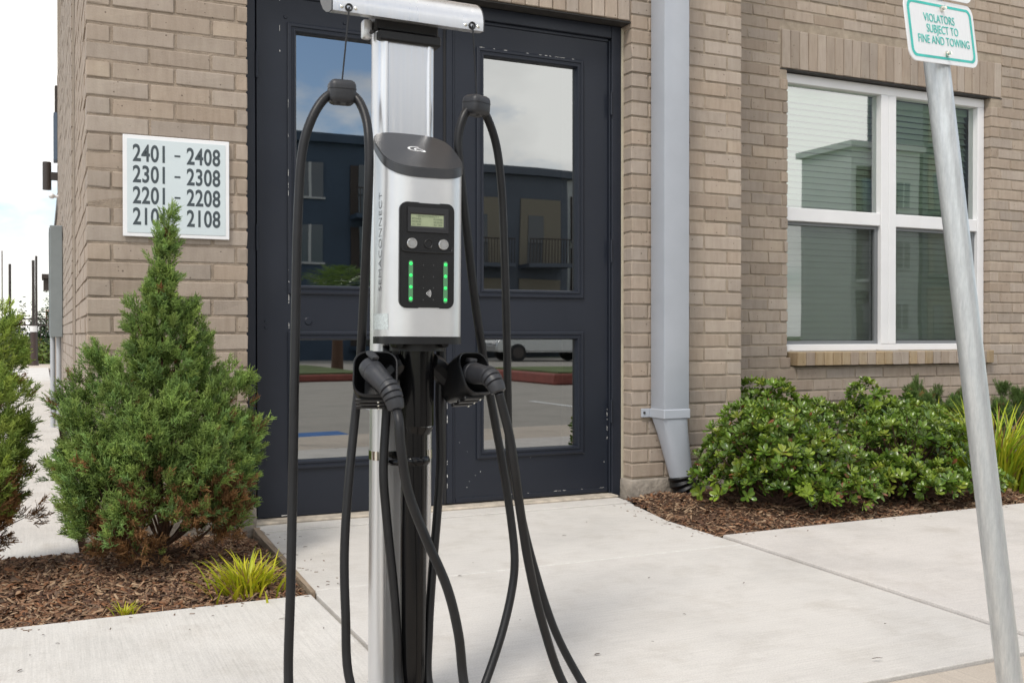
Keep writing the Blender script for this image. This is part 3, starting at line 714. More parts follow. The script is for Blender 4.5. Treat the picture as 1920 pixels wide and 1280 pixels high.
for a, b_ in ((FX0+0.0305, MX0-.0005), (MX1+.0005, FX1-0.0645)):
    bm = BM(); box(bm, a, b_, YW+0.006, YW+0.075, TZ0, TZ1, 0.004); fin('meeting_rail', bm, VINYL, wn_)
    # lower sash with grey screen frame
    bm = BM(); z0, z1 = FZ0+0.046, TZ0-.0005; t = 0.022
    box(bm, a, b_, YW+0.03, YW+0.05, z0, z0+t); box(bm, a, b_, YW+0.03, YW+0.05, z1-t, z1); box(bm, a, a+0.012, YW+0.0301, YW+0.05, z0+t, z1-t); box(bm, b_-0.03, b_, YW+0.0301, YW+0.05, z0+t, z1-t)
    fin('screen_frame', bm, mat('screen_grey', (0.20, 0.21, 0.22), 0.5, metal=0.3), wn_)
    for zz0, zz1, y in ((TZ1-.01, FZ1-0.05, YW+0.045), (FZ0+0.03, TZ0+.01, YW+0.056)):
        bm = BM(); bm.faces.new([bm.verts.new(p) for p in ((a-.005, y, zz0), (b_+.005, y, zz0), (b_+.005, y, zz1), (a-.005, y, zz1))]); fin('pane', bm, GLASS_W, wn_, None)
SCRN = bpy.data.materials.new('insect_screen'); SCRN.use_nodes = True; nt = SCRN.node_tree
_t = NN(nt, 'ShaderNodeBsdfTransparent'); _ms = NN(nt, 'ShaderNodeMixShader', i_0=0.26); nt.nodes['Principled BSDF'].inputs['Base Color'].default_value = (0.05, 0.052, 0.055, 1)
LK(nt, _t.outputs[0], _ms.inputs[1]); LK(nt, nt.nodes['Principled BSDF'].outputs[0], _ms.inputs[2]); LK(nt, _ms.outputs[0], nt.nodes['Material Output'].inputs[0])
for a, b_ in ((FX0+0.0305, MX0-.0005), (MX1+.0005, FX1-0.0645)):
    bm = BM(); bm.faces.new([bm.verts.new(p) for p in ((a+.01, YW+.04, FZ0+.06), (b_-.02, YW+.04, FZ0+.06), (b_-.02, YW+.04, TZ0-.015), (a+.01, YW+.04, TZ0-.015))]); fin('insect_screen', bm, SCRN, wn_, None)
for px, py in ((1483, 655), (1645, 654), (1687, 654)):
    p = atY(px, py, YW-0.001); bm = BM(); box(bm, p.x-.008, p.x+.008, YW-0.004, YW-.0002, p.z-.003, p.z+.004); fin('weep_cover', bm, VINYL, wn_)
bm = BM(); box(bm, FX0, FX1, YW+0.003, YW+0.06, FZ0-0.006, FZ0-.0005); fin('sill_caulk', bm, CAULK, wn_)
# ---- blinds (hang in the room)
SLAT = mat('blind_slat', (0.74, 0.77, 0.70), 0.5)
def blind(x0, x1, label):
    b = empty('window_blind', ((x0+x1)/2, 0.905, 0.80), label, 'blind', 'blinds behind the window panes')
    hw = (x1-x0)/2
    bm = BM(); box(bm, -hw, hw, -0.024, 0.024, 1.685, 1.735, 0.003); fin('head_rail', bm, SLAT, b)
    bm = BM(); box(bm, -hw, hw, -0.02, 0.02, 0.0, 0.018, 0.003); fin('bottom_rail', bm, SLAT, b)
    # one curved slat, tilted nearly shut
    bm = BM(); n = 5; rr = []
    for k in range(n):
        t = k/(n-1)*2-1; y = t*0.024; z = 0.004*(1-t*t)
        ca, sa = math.cos(R_(62)), math.sin(R_(62)); yy, zz = y*ca+z*sa, -y*sa+z*ca
        rr.append([bm.verts.new((s*hw, yy, -zz)) for s in (-1, 1)])
    for a, c in zip(rr, rr[1:]): bm.faces.new((a[0], a[1], c[1], c[0]))
    me = bpy.data.meshes.new('slat'); bm.to_mesh(me); bm.free(); me.materials.append(SLAT); me.shade_smooth()
    z = 0.045
    while z < 1.68:
        s = bpy.data.objects.new('slat', me); COL.objects.link(s); s.parent = b; s.location = (0, rnd.gauss(0, .0006), z); s.rotation_euler = (rnd.gauss(0, .02), rnd.gauss(0, .0012), 0); z += 0.0415
    for s in (-0.7, 0.7):
        bm = BM(); cyl(bm, (s*hw, -0.014, 0.01), (s*hw, -0.014, 1.69), 0.0012, n=6); fin('ladder_cord', bm, SLAT, b)
blind(4.42, 5.44, 'pale slatted blind behind the panes on the downspout side of the mullion')
blind(5.46, 6.29, 'pale slatted blind behind the panes crossed by the sign pole')

# ================================================================== ADDRESS SIGN
a_tl, a_br = atY(230, 253, -0.012), atY(430, 450, -0.012)
sx0, sx1, sz1, sz0 = a_tl.x, a_br.x, a_tl.z+0.004, a_br.z
sg = empty('address_sign', ((sx0+sx1)/2, -0.001, sz0), 'white framed square plaque listing four ranges of flat numbers on brick', 'sign')
hw, hh = (sx1-sx0)/2, sz1-sz0
bm = BM(); box(bm, -hw, hw, -0.014, -0.003, 0, hh, 0.002); fin('backing_panel', bm, mat('sign_white', (0.82, 0.82, 0.83), 0.4, var=0.03), sg)
bm = BM(); box(bm, -hw+0.0165, hw-0.0165, -0.0158, -0.0142, 0.0165, hh-0.0165, 0.0004); fin('face_panel', bm, mat('sign_face', (0.62, 0.69, 0.71), 0.35, var=0.02), sg)
SIGNINK = mat('sign_ink', (0.055, 0.072, 0.082), 0.5)
for i, (a, b_) in enumerate((('2401', '2408'), ('2301', '2308'), ('2201', '2208'), ('2101', '2108'))):
    zc = hh*(1-(0.185+0.208*i))
    for s, xc in ((a, -0.250), (b_, 0.250)):
        text_mesh('number', s, 0.1, SIGNINK, sg, axes((xc*2*hw, -0.0162, zc), (1, 0, 0), (0, 0, 1), (0, -1, 0)), sx=0.69, space=1.04, offset=0.0021)
    bm = BM(); box(bm, 0.002*2*hw-0.012, 0.002*2*hw+0.012, -0.0168, -0.0160, zc-0.0035, zc+0.004); fin('dash', bm, SIGNINK, sg, None)

# ================================================================== DOWNSPOUT
YD = -0.150
d0, d1 = atY(1246, 400, YD).x, atY(1293, 400, YD).x
ds = empty('downspout', ((d0+d1)/2, -0.08, 0.0), 'large square pale grey downspout fixed to the brick pier', 'downspout')
ox, oy = ds.location.x, ds.location.y
hw = (d1-d0)/2
zs = atY(1246, 775, YD).z
bm = BM(); box(bm, -hw, hw, YD-oy, -0.017-oy, zs, 5.2, 0.007, 2); fin('pipe', bm, DSP, ds)
bm = BM(); box(bm, -hw-0.004, hw+0.004, YD-oy-0.004, -0.012-oy, zs-0.030, zs+0.020, 0.004); box(bm, -hw-0.052, -hw-0.003, -0.0125-oy-.004, -0.0035-oy, zs-0.028, zs+0.018, 0.002); box(bm, hw+0.003, hw+0.045, -0.0125-oy-.004, -0.0035-oy, zs-0.028, zs+0.018, 0.002)
st = fin('strap', bm, DSP, ds)
bm = BM(); cyl(bm, (-hw-0.038, -0.020-oy, zs-0.004), (-hw-0.038, -0.014-oy, zs-0.004), 0.007, n=8); fin('screw', bm, STEEL_D, st)
# tapered boot leaning right into the ground drain
bot = atY(1279, 893, -0.09); bx_, bz = bot.x-ox, bot.z
bm = BM(); n = 24; rings = []
for k in range(9):
    t = k/8; z = zs-0.031 + (bz-0.01-zs+0.031)*t
    cx = bx_*t; cy = (YD-0.015)/2-oy + t*0.0; rad = 0.062
    ring = []
    for i in range(n):
        a = 2*math.pi*(i+.5)/n; ca, sa = math.cos(a), math.sin(a)
        q = max(abs(ca), abs(sa)); sxq, syq = ca/q*hw*0.985, sa/q*0.0655
        sxr, syr = ca*rad, sa*rad
        e = t**0.8
        ring.append(bm.verts.new((cx+sxq*(1-e)+sxr*e, cy+syq*(1-e)+syr*e, z)))
    rings.append(ring)
for a, b_ in zip(rings, rings[1:]):
    for i in range(n): bm.faces.new((a[i], b_[i], b_[(i+1) % n], a[(i+1) % n]))
bmesh.ops.recalc_face_normals(bm, faces=bm.faces[:])
fin('boot', bm, DSP, ds, 40)
cyb = (YD-0.015)/2-oy
pts, rs = [], []
for k in range(61):
    t = k/60; pts.append((bx_+0.115*t*t+0.01*t, cyb-0.02*t, bz+0.0-t*0.155)); rs.append(0.066+0.006*math.sin(t*2*math.pi*6.5))
bm = BM(); tube(bm, pts, rs, 24); fin('corrugated_drain', bm, BLACKP, ds, 60)

# ================================================================== CHARGING STATION
BX, BY = 0.738, -2.470
cs = empty('charging_station', (BX-0.0068, BY, 0.0), 'silver and black electric vehicle charging pedestal with two looped black cables', 'charging station')
cs.rotation_euler = (0, 0.0075, 0)
CSI = (Matrix.Translation(cs.location) @ cs.rotation_euler.to_matrix().to_4x4()).inverted()
def L(p): return CSI @ Vector(p)
def Lp(px, py, Y): return L(atY(px, py, Y))
def superell(a, b_, n=3.4, k=56, cy=0.0):
    out = []
    for i in range(k):
        t = 2*math.pi*i/k; c, s = math.cos(t), math.sin(t)
        out.append((a*math.copysign(abs(c)**(2/n), c), cy+b_*math.copysign(abs(s)**(2/n), s)))
    return out
# mast: rounded aluminium extrusion with a shallow face channel
mY0, mY1 = 0.068, 0.136              # local y of front / back
mx0, mx1 = -0.068, 0.069
prof = []
def arc(cx, cy, r, a0, a1, k=6): return [(cx+r*math.cos(R_(a0+(a1-a0)*i/k)), cy+r*math.sin(R_(a0+(a1-a0)*i/k))) for i in range(k+1)]
r_c = 0.026
prof += arc(mx0+r_c, mY0+r_c, r_c, 180, 262, 7)
prof += [(mx0+0.024, mY0+0.0005), (mx0+0.027, mY0+0.004), (mx1-0.020, mY0+0.004), (mx1-0.017, mY0+0.0005)]
prof += arc(mx1-0.016, mY0+0.016, 0.016, 275, 360, 6) + arc(mx1-r_c, mY1-r_c, r_c, 0, 90) + arc(mx0+r_c, mY1-r_c, r_c, 90, 180)
bm = BM(); prism(bm, prof, lambda x, y: (x, y, 0.012), lambda x, y: (x, y, 1.535))
mast = fin('mast', bm, ALU, cs, 40)
prof2 = [(x*1.02, 0.102+(y-0.102)*1.03) for x, y in prof]
zb = Lp(690, 853, BY+0.10).z
bm = BM(); prism(bm, prof2, lambda x, y: (x, y, zb-0.010), lambda x, y: (x, y, zb+0.010)); fin('band', bm, CHROME, mast, 40)
for px, py in ((697, 60), (812, 76)):
    p = Lp(px, py, BY+mY0); bm = BM(); cyl(bm, (p.x, mY0-0.002, p.z), (p.x, mY0+0.006, p.z), 0.0042, n=10); fin('screw', bm, STEEL_D, mast)
bm = BM(); box(bm, mx0-0.03, mx1+0.03, -0.06, 0.16, 0.0, 0.012, 0.003); fin('base_plate', bm, ALU_B, cs)
# head bracket and cable management arm
bm = BM(); box(bm, mx0+0.002, mx1+0.012, mY0-0.006, mY1-0.004, 1.512, 1.536, 0.004); box(bm, mx0-0.004, mx1+0.008, mY0+0.004, mY1-0.01, 1.5365, 1.590, 0.003); fin('head_bracket', bm, BLACKP, cs)
bm = BM(); box(bm, mx0-0.026, mx0-0.0045, mY0+0.022, mY1-0.02, 1.520, 1.562, 0.006, 2); fin('bracket_lug', bm, ALU_B, cs)
# arm: closed quarter-round profile swept in x
aY0, aY1, aZ0, aZ1 = 0.036, 0.150, 1.553, 1.636
pr = [(aY0, aZ0), (aY0-0.001, aZ0+0.017)]
for k in range(1, 13):
    a = R_(180-90*k/12); pr.append((aY0-0.001+0.092+0.092*math.cos(a), aZ0+0.017+0.066*math.sin(a)))
pr += [(aY0+0.103, aZ0+0.079), (aY0+0.106, aZ0+0.066), (aY0+0.094, aZ0+0.042), (aY0+0.072, aZ0+0.022), (aY0+0.045, aZ0+0.008), (aY0+0.018, aZ0+0.001)]
ax0, ax1 = Lp(624, 18, BY+aY0).x, Lp(906, 54, BY+aY0).x
bm = BM(); prism(bm, pr, lambda y, z: (ax0, y, z), lambda y, z: (ax1, y, z)); arm = fin('cable_arm', bm, ALU, cs, 40)
for xx, s in ((ax0, -1), (ax1, 1)):
    bm = BM(); prism(bm, pr, lambda y, z: (xx+s*0.0003, y, z), lambda y, z: (xx+s*0.003, y, z)); fin('end_cap', bm, CAPG, arm, 40)
grom = []
for px, py in ((654, 16), (885, 48)):
    p = Lp(px, py, BY+aY0); g_ = Vector((p.x, aY0, aZ0+0.0095)); grom.append(g_)
    bm = BM(); n = 18
    prf = [(0.0052, 0.004), (0.0052, -0.003), (0.0075, -0.004), (0.0088, -0.0015), (0.0088, 0.0015)]
    rr = [[bm.verts.new((g_.x+rad*math.cos(2*math.pi*i/n), g_.y-0.0012+y, g_.z+rad*math.sin(2*math.pi*i/n))) for i in range(n)] for rad, y in prf]
    for a, b_ in zip(rr, rr[1:]):
        for i in range(n): bm.faces.new((a[i], a[(i+1) % n], b_[(i+1) % n], b_[i]))
    bm.faces.new(rr[0]); bmesh.ops.recalc_face_normals(bm, faces=bm.faces[:])
    fin('grommet', bm, BLACKP, arm)
    for dx in (-0.0155, 0.0155):
        bm = BM(); bmesh.ops.create_uvsphere(bm, u_segments=10, v_segments=6, radius=0.0042, matrix=Matrix.Translation((g_.x+dx, g_.y, g_.z)) @ Matrix.Diagonal((1, .6, 1, 1))); fin('rivet', bm, CHROME, arm)
# body shell
bA, bB, bCY = 0.0895, 0.074, -0.010
def ztop(y): return 1.195 + (y-(bCY-bB))/(2*bB)*0.098
P = superell(bA, bB, 3.3, 64, bCY)
bm = BM(); prism(bm, P, lambda x, y: (x, y, 0.856), lambda x, y: (x, y, ztop(y))); body = fin('housing', bm, ALU_B, cs, 40)
P2 = superell(bA+0.0022, bB+0.0022, 3.3, 64, bCY)
bm = BM(); prism(bm, P2, lambda x, y: (x, y, ztop(y)-0.004), lambda x, y: (x, y, ztop(y)+0.016))
es = [e for e in bm.edges if all(v.co.z > ztop(v.co.y)+0.01 for v in e.verts)]
bmesh.ops.bevel(bm, geom=es, offset=0.0018, segments=2, affect='EDGES'); cap = fin('sloped_cap', bm, CAPG, cs, 40)
# emblem on the cap
sl = math.atan2(0.098, 2*bB); ev = Vector((0, math.cos(sl), math.sin(sl))); eo = Vector((-0.004, bCY+0.004, ztop(bCY+0.004)+0.0164)); en = Vector((0, -math.sin(sl), math.cos(sl)))
bm = BM()
def band(c, r0, r1, a0, a1, k=14):
    prev = None
    for i in range(k+1):
        a = R_(a0+(a1-a0)*i/k); t = i/k; w0 = r0; w1 = r0+(r1-r0)*(0.25+0.75*math.sin(math.pi*min(1, t*0.8+0.2)))
        A = bm.verts.new(eo + Vector((1, 0, 0))*(c[0]+w0*math.cos(a)) + ev*(c[1]+w0*math.sin(a)*.62) + en*0.0004)
        B = bm.verts.new(eo + Vector((1, 0, 0))*(c[0]+w1*math.cos(a)) + ev*(c[1]+w1*math.sin(a)*.62) + en*0.0004)
        if prev: bm.faces.new((prev[0], prev[1], B, A))
        prev = (A, B)
band((0.002, 0.0), 0.0155, 0.0205, 60, 305)
band((0.008, -0.002), 0.0085, 0.0125, 75, 300)
bm.faces.new([bm.verts.new(eo+Vector((1, 0, 0))*x+ev*y+en*0.0004) for x, y in ((0.002, 0.006), (0.014, -0.003), (0.018, -0.003), (0.0055, 0.0065))])
bm.faces.new([bm.verts.new(eo+Vector((1, 0, 0))*x+ev*y+en*0.0004) for x, y in ((0.008, -0.012), (0.019, -0.003), (0.021, -0.011), (0.018, -0.0135))])
bmesh.ops.recalc_face_normals(bm, faces=bm.faces[:]); fin('emblem', bm, WHITE, cap, None)
# bottom skirt
P3 = superell(bA+0.001, bB+0.001, 3.3, 56, bCY)
bm = BM(); prism(bm, P3, lambda x, y: (x, y, 0.840), lambda x, y: (x, y, 0.8555)); fin('bottom_skirt', bm, BLACKP, cs, 40)
# ---- front panel
yP = bCY-bB-0.0012                    # local y of the panel face
def F2(px, py): p = Lp(px, py, BY+yP); return p.x, p.z
(x0, _), (x1, _) = F2(750, 480), F2(852, 480); zt, zbm = F2(800, 380)[1], F2(800, 578)[1]
bm = BM(); poly = rrect(x0, x1, zbm, zt, 0.016)
prism(bm, poly, lambda x, z: (x, yP+0.010, z), lambda x, z: (x, yP, z))
es = [e for e in bm.edges if all(abs(v.co.y-yP) < 1e-6 for v in e.verts)]; bmesh.ops.bevel(bm, geom=es, offset=0.0015, segments=2, affect='EDGES')
pan = fin('control_panel', bm, BLACKP, cs, 40)
# raised ledge under the buttons
lz = F2(800, 472)[1]
bm = BM(); tube(bm, spline([(x0+.004, yP-.0002, lz+.012), (x0+.006, yP-.0008, lz+.004), (x0+.012, yP-.0012, lz), ((x0+x1)/2, yP-.0014, lz-.001), (x1-.012, yP-.0012, lz), (x1-.006, yP-.0008, lz+.004), (x1-.004, yP-.0002, lz+.012)], 5), 0.0022, 8); fin('ledge', bm, BLACKP, pan)
(u0, _), (u1, _) = F2(764, 410), F2(840, 410); v1, v0 = F2(800, 390)[1], F2(800, 436)[1]
bm = BM()
a0, a1 = F2(770.5, 410)[0], F2(831.5, 410)[0]; b1, b0 = F2(800, 403)[1], F2(800, 425)[1]
rings = [[(u0, v0), (u1, v0), (u1, v1), (u0, v1)], [(u0, v0), (u1, v0), (u1, v1), (u0, v1)], [(a0-.003, b0-.003), (a1+.003, b0-.003), (a1+.003, b1+.003), (a0-.003, b1+.003)], [(a0, b0), (a1, b0), (a1, b1), (a0, b1)]]
yy = [yP+0.001, yP-0.0030, yP-0.0030, yP-0.0004]
rr = [[bm.verts.new((x, y, z)) for x, z in rg] for rg, y in zip(rings, yy)]
for a, b_ in zip(rr, rr[1:]):
    for i in range(4): bm.faces.new((a[i], a[(i+1) % 4], b_[(i+1) % 4], b_[i]))
bmesh.ops.recalc_face_normals(bm, faces=bm.faces[:]); scr = fin('screen_bezel', bm, mat('bezel_black', (0.022, 0.022, 0.024), 0.35), pan, 20)
bm = BM(); bm.faces.new([bm.verts.new((x, yP-0.0006, z)) for x, z in rings[3]]); fin('screen', bm, mat('lcd', (0.30, 0.34, 0.22), 0.25, var=0.08, vscale=60, emit=(0.35, 0.42, 0.25), estr=0.10), scr, None)
LCDI = mat('lcd_ink', (0.08, 0.10, 0.06), 0.6)
wL, hL = a1-a0, b1-b0
for row, (lt, ct, rt_) in enumerate((('1', 'SEMACONNECT', '2'), ('POWER', '', 'POWER'), ('00:00:00', '', '00:00:00'), ('AC 30A', '', 'AC 30A'))):
    for s, xa in ((lt, 0.17), (ct, 0.5), (rt_, 0.83)):
        if s: text_mesh('readout', s, hL*0.24, LCDI, scr, axes((a0+wL*xa, yP-0.0009, b1-hL*(0.15+0.235*row)), (1, 0, 0), (0, 0, 1), (0, -1, 0)), ext=0.0)
STEELB = mat('steel_button', (0.72, 0.71, 0.69), 0.28, metal=0.9)
for px, py, m_, rr_ in ((772.4, 456, STEELB, 0.0112), (803.3, 457.6, BLACKP, 0.0098), (831.3, 459, STEELB, 0.0112)):
    x, z = F2(px, py); bm = BM(); n = 22
    prf = [(rr_, 0.001), (rr_, -0.0025), (rr_*0.93, -0.0035), (rr_*0.70, -0.0035), (rr_*0.66, -0.0020), (rr_*0.62, -0.0020), (rr_*0.58, -0.0032)] if m_ is STEELB else [(rr_, 0.001), (rr_, -0.0012), (rr_*0.92, -0.0018), (rr_*0.78, -0.0005)]
    rg = [[bm.verts.new((x+q*math.cos(2*math.pi*i/n), yP+y, z+q*math.sin(2*math.pi*i/n))) for i in range(n)] for q, y in prf]
    for a, b_ in zip(rg, rg[1:]):
        for i in range(n): bm.faces.new((a[i], a[(i+1) % n], b_[(i+1) % n], b_[i]))
    bm.faces.new(rg[-1]); bmesh.ops.recalc_face_normals(bm, faces=bm.faces[:]); fin('button', bm, m_, pan, 30)
LED = mat('green_led', (0.02, 0.4, 0.08), 0.3, emit=(0.02, 0.75, 0.12), estr=1.2)
LENS = mat('led_lens', (0.10, 0.125, 0.11), 0.2, emit=(0.01, 0.45, 0.08), estr=0.25)
for px in (770, 835):
    dy = 0 if px < 800 else 2.5
    zT, zB = F2(px, 488+dy)[1], F2(px, 566+dy)[1]; xc = F2(px, 520)[0]
    bm = BM(); poly = rrect(xc-0.0046, xc+0.0046, zB, zT, 0.0045, 6)
    prism(bm, poly, lambda x, z: (x, yP+0.001, z), lambda x, z: (x, yP-0.0016, z)); ls = fin('light_strip', bm, LENS, pan, 30)
    for k in range(4):
        zc = F2(px, 494+dy+21.9*k)[1]; bm = BM()
        bmesh.ops.create_uvsphere(bm, u_segments=12, v_segments=8, radius=0.0036, matrix=Matrix.Translation((xc, yP-0.0014, zc)) @ Matrix.Diagonal((1, .45, 1.0, 1))); fin('green_light', bm, LED, ls)
for px, py in ((794, 497), (813, 497.5), (794, 519), (813, 519), (794, 540), (813, 540), (793.5, 562), (812.5, 562)):
    x, z = F2(px, py); bm = BM(); cyl(bm, (x, yP+.0005, z), (x, yP-0.0008, z), 0.0016, 0.0012, 8); fin('dimple', bm, mat('dimple_grey', (0.06, 0.06, 0.062), 0.4), pan)
xi, zi = F2(797.5, 550); bm = BM()
for k in range(4):
    r0 = 0.0028+0.0030*k; pv = None
    for i in range(11):
        a = R_(-38+76*i/10)
        A = bm.verts.new((xi+r0*math.cos(a), yP-.0003, zi+r0*math.sin(a))); B = bm.verts.new((xi+(r0+.0010)*math.cos(a), yP-.0003, zi+(r0+.0010)*math.sin(a)))
        if pv: bm.faces.new((pv[0], pv[1], B, A))
        pv = (A, B)
bmesh.ops.recalc_face_normals(bm, faces=bm.faces[:]); fin('contactless_symbol', bm, WHITE, pan, None)
# vertical name on the left side, and rating label
ts = 0.0255
p0 = Lp(707, 545, BY-0.03)
text_mesh('side_lettering', 'SEMACONNECT', ts, mat('letter_grey', (0.06, 0.065, 0.07), 0.5), body, axes((-bA-0.0004, -0.028, (Lp(707, 362, BY-0.02).z+p0.z)/2), (0, 0, 1), (0, 1, 0), (-1, 0, 0)), sx=1.12, space=1.02, ext=0.0003, offset=-0.0007)
tm = body.children[-1].data
for v in tm.vertices:
    k_ = min(.98, abs((v.co.y-bCY)/bB)); v.co.x = -(bA+(0.0004 if v.co.x > -bA-0.0004 else 0.0008))*(1-k_**3.3)**(1/3.3)
z1_, z0_ = Lp(705, 588, BY-0.02).z, Lp(705, 618, BY-0.02).z
bm = BM(); k0 = None
for i in range(9):
    ti = math.pi - 0.55 + 1.0*i/8          # follow the curved side
    c, s = math.cos(ti), math.sin(ti); x = (bA+.0005)*math.copysign(abs(c)**(2/3.3), c); y = bCY-(bB+.0005)*math.copysign(abs(s)**(2/3.3), s)
    a, b_ = bm.verts.new((x, y, z0_)), bm.verts.new((x, y, z1_))
    if k0: bm.faces.new((k0[0], k0[1], b_, a))
    k0 = (a, b_)
bmesh.ops.recalc_face_normals(bm, faces=bm.faces[:]); fin('rating_label', bm, mat('label_silver', (0.50, 0.55, 0.55), 0.4, var=0.35, vscale=300), body, 60)
# ---- black pole under the housing
bm = BM(); pc = (Lp(781, 700, BY).x)
cyl(bm, (pc-0.005, 0.0, 0.0), (pc-0.005, 0.0, 0.66), 0.0285, n=28); fin('pole', bm, BLACKG, cs, 40)
bm = BM(); cyl(bm, (pc, 0.0, 0.662), (pc, 0.0, 0.824), 0.0385, n=28); cyl(bm, (pc-.002, 0.0, 0.645), (pc, 0.0, 0.6615), 0.030, 0.0385, n=28); fin('pole_sleeve', bm, BLACKG, cs, 40)
bm = BM(); cyl(bm, (pc, 0, 0.8245), (pc, 0, 0.8395), 0.060, n=28); fin('mounting_flange', bm, BLACKP, cs, 40)
for px, py in ((747, 645), (832, 645)):
    p = Lp(px, py, BY-0.05); bm = BM(); cyl(bm, (p.x, -0.060, p.z), (p.x, -0.02, p.z), 0.008, n=14); fin('flange_bolt', bm, BLACKP, cs)
# clamp collar joining pole and mast
zc = Lp(780, 862, BY).z; bm = BM(); n = 28
rr = [[bm.verts.new((pc-0.005+(0.0295+0.006*math.cos(b_))*math.cos(2*math.pi*i/n), (0.0295+0.006*math.cos(b_))*math.sin(2*math.pi*i/n), zc+0.010*math.sin(b_))) for i in range(n)] for b_ in [2*math.pi*j/10 for j in range(10)]]
for j in range(10):
    for i in range(n): bm.faces.new((rr[j][i], rr[j][(i+1) % n], rr[(j+1) % 10][(i+1) % n], rr[(j+1) % 10][i]))
bmesh.ops.recalc_face_normals(bm, faces=bm.faces[:])
tube(bm, spline([(pc-0.005-0.030, 0.004, zc-.004), (pc-0.048, 0.02, zc-.004), (pc-0.055, 0.05, zc)], 5), 0.008, 10)
fin('clamp_collar', bm, BLACKG, cs, 50)
# ---- holsters and connectors
def holster(px, py, Y, nrm, w_, h_, dep):
    c = Lp(px, py, Y); d = Vector(nrm).normalized(); u = Vector((0, 0, 1)).cross(d).normalized(); v = d.cross(u)
    h = bpy.data.objects.new('holster', None); COL.objects.link(h); h.parent = cs
    bm = BM(); out = rrect(-w_/2, w_/2, -h_/2, h_/2, 0.027, 6); n = len(out)
    def ring(sc_, t): return [bm.verts.new(c + u*(x*sc_) + v*(y*sc_) + d*t) for x, y in out]
    R_s = [ring(0.62, -dep), ring(0.80, -dep*0.9), ring(1.0, -dep*0.25), ring(1.02, -0.004), ring(1.02, 0.0), ring(0.99, 0.003), ring(0.94, 0.002), ring(0.92, -0.004), ring(0.86, -dep*0.5), ring(0.55, -dep*0.8)]
    for a, b_ in zip(R_s, R_s[1:]):
        for i in range(n): bm.faces.new((a[i], a[(i+1) % n], b_[(i+1) % n], b_[i]))
    bm.faces.new(R_s[0]); bm.faces.new(R_s[-1])
    bmesh.ops.recalc_face_normals(bm, faces=bm.faces[:])
    fin('shell', bm, BLACKP, h, 40)
    # ribbed hatch under the shell with bright screws
    for k in range(3):
        o_ = c + u*(-0.012) - v*(h_*0.50+0.002) - d*(0.018+0.020*k)
        bm = BM(); box(bm, -0.030, 0.030, -0.005, 0.005, -0.004, 0.004, 0.002, mat=axes(o_, u, d, v)); fin('rib', bm, BLACKP, h)
        q = o_ + u*0.018 - v*0.005
        bm = BM(); bmesh.ops.create_uvsphere(bm, u_segments=8, v_segments=6, radius=0.0026, matrix=Matrix.Translation(q)); fin('screw', bm, CHROME, h)
    # bracket arm back to the sleeve
    bk = c - d*dep*0.8
    bm = BM(); tube(bm, [bk, (bk + Vector((pc, 0.0, bk.z+0.03)))/2 + Vector((0, 0, 0.03)), Vector((pc+(0.03 if bk.x > pc else -0.03), 0, 0.80))], [0.024, 0.024, 0.022], 10); fin('bracket', bm, BLACKP, h)
    return c, d, u, v
def connector(a, b_, e, name='connector'):
    """a: nose inside the holster, b_: grip end, e: direction the cable leaves"""
    a, b_ = Vector(a), Vector(b_); d = (b_-a).normalized()
    k = bpy.data.objects.new(name, None); COL.objects.link(k); k.parent = cs
    ln = (b_-a).length
    prf = [(0.0, 0.014), (0.04, 0.021), (0.15, 0.0235), (0.30, 0.0240), (0.31, 0.0232), (0.33, 0.0240), (0.55, 0.0222), (0.80, 0.0205), (1.0, 0.0198)]
    bm = BM(); tube(bm, [a+d*(ln*t) for t, r in prf], [r for t, r in prf], 22); fin('grip', bm, GREYP, k, 40)
    # latch lever on top
    up = Vector((0, 0, 1)) - d*d.z; up.normalize()
    bm = BM(); Mx = axes(a+d*(ln*0.06)+up*0.028, d, up.cross(d)*-1, up); box(bm, -0.012, 0.016, -0.009, 0.009, -0.005, 0.004, 0.003, 2, Mx); box(bm, 0.006, 0.012, -0.006, 0.006, -0.014, -0.004, 0.001, 1, Mx); fin('latch', bm, GREYP, k)
    # strain relief: three ribs then a cone
    pts = [b_]; P_ = b_.copy(); dd = d.copy(); e = Vector(e).normalized(); NS = 40
    for i in range(NS):
        dd = (dd*0.955 + e*0.045).normalized(); P_ = P_+dd*0.00135; pts.append(P_.copy())
    rs = []
    for i in range(NS+1):
        t = i/NS; base_r = 0.0222-0.0062*t*t
        groove = t < .8 and (i % 8) in (0, 1)
        rs.append(0.0192-0.002*t if i == 0 else (base_r-0.0036 if groove else base_r))
    rs[-1] = 0.0120; rs[-2] = 0.0145
    bm = BM(); tube(bm, pts, rs, 22); fin('strain_relief', bm, GREYP, k, 40)
    return pts[-1], dd
hl = holster(704, 700, -2.520, (-0.30, -0.86, 0.42), 0.092, 0.100, 0.095)
hr = holster(893, 699, -2.505, (0.34, -0.84, 0.40), 0.088, 0.098, 0.095)
el, edl = connector(Lp(688, 684, -2.520), Lp(727, 725, -2.590), (0.10, -0.05, -1))
er, edr = connector(Lp(880, 698, -2.500), Lp(914, 704, -2.585), (0.25, -0.05, -1))
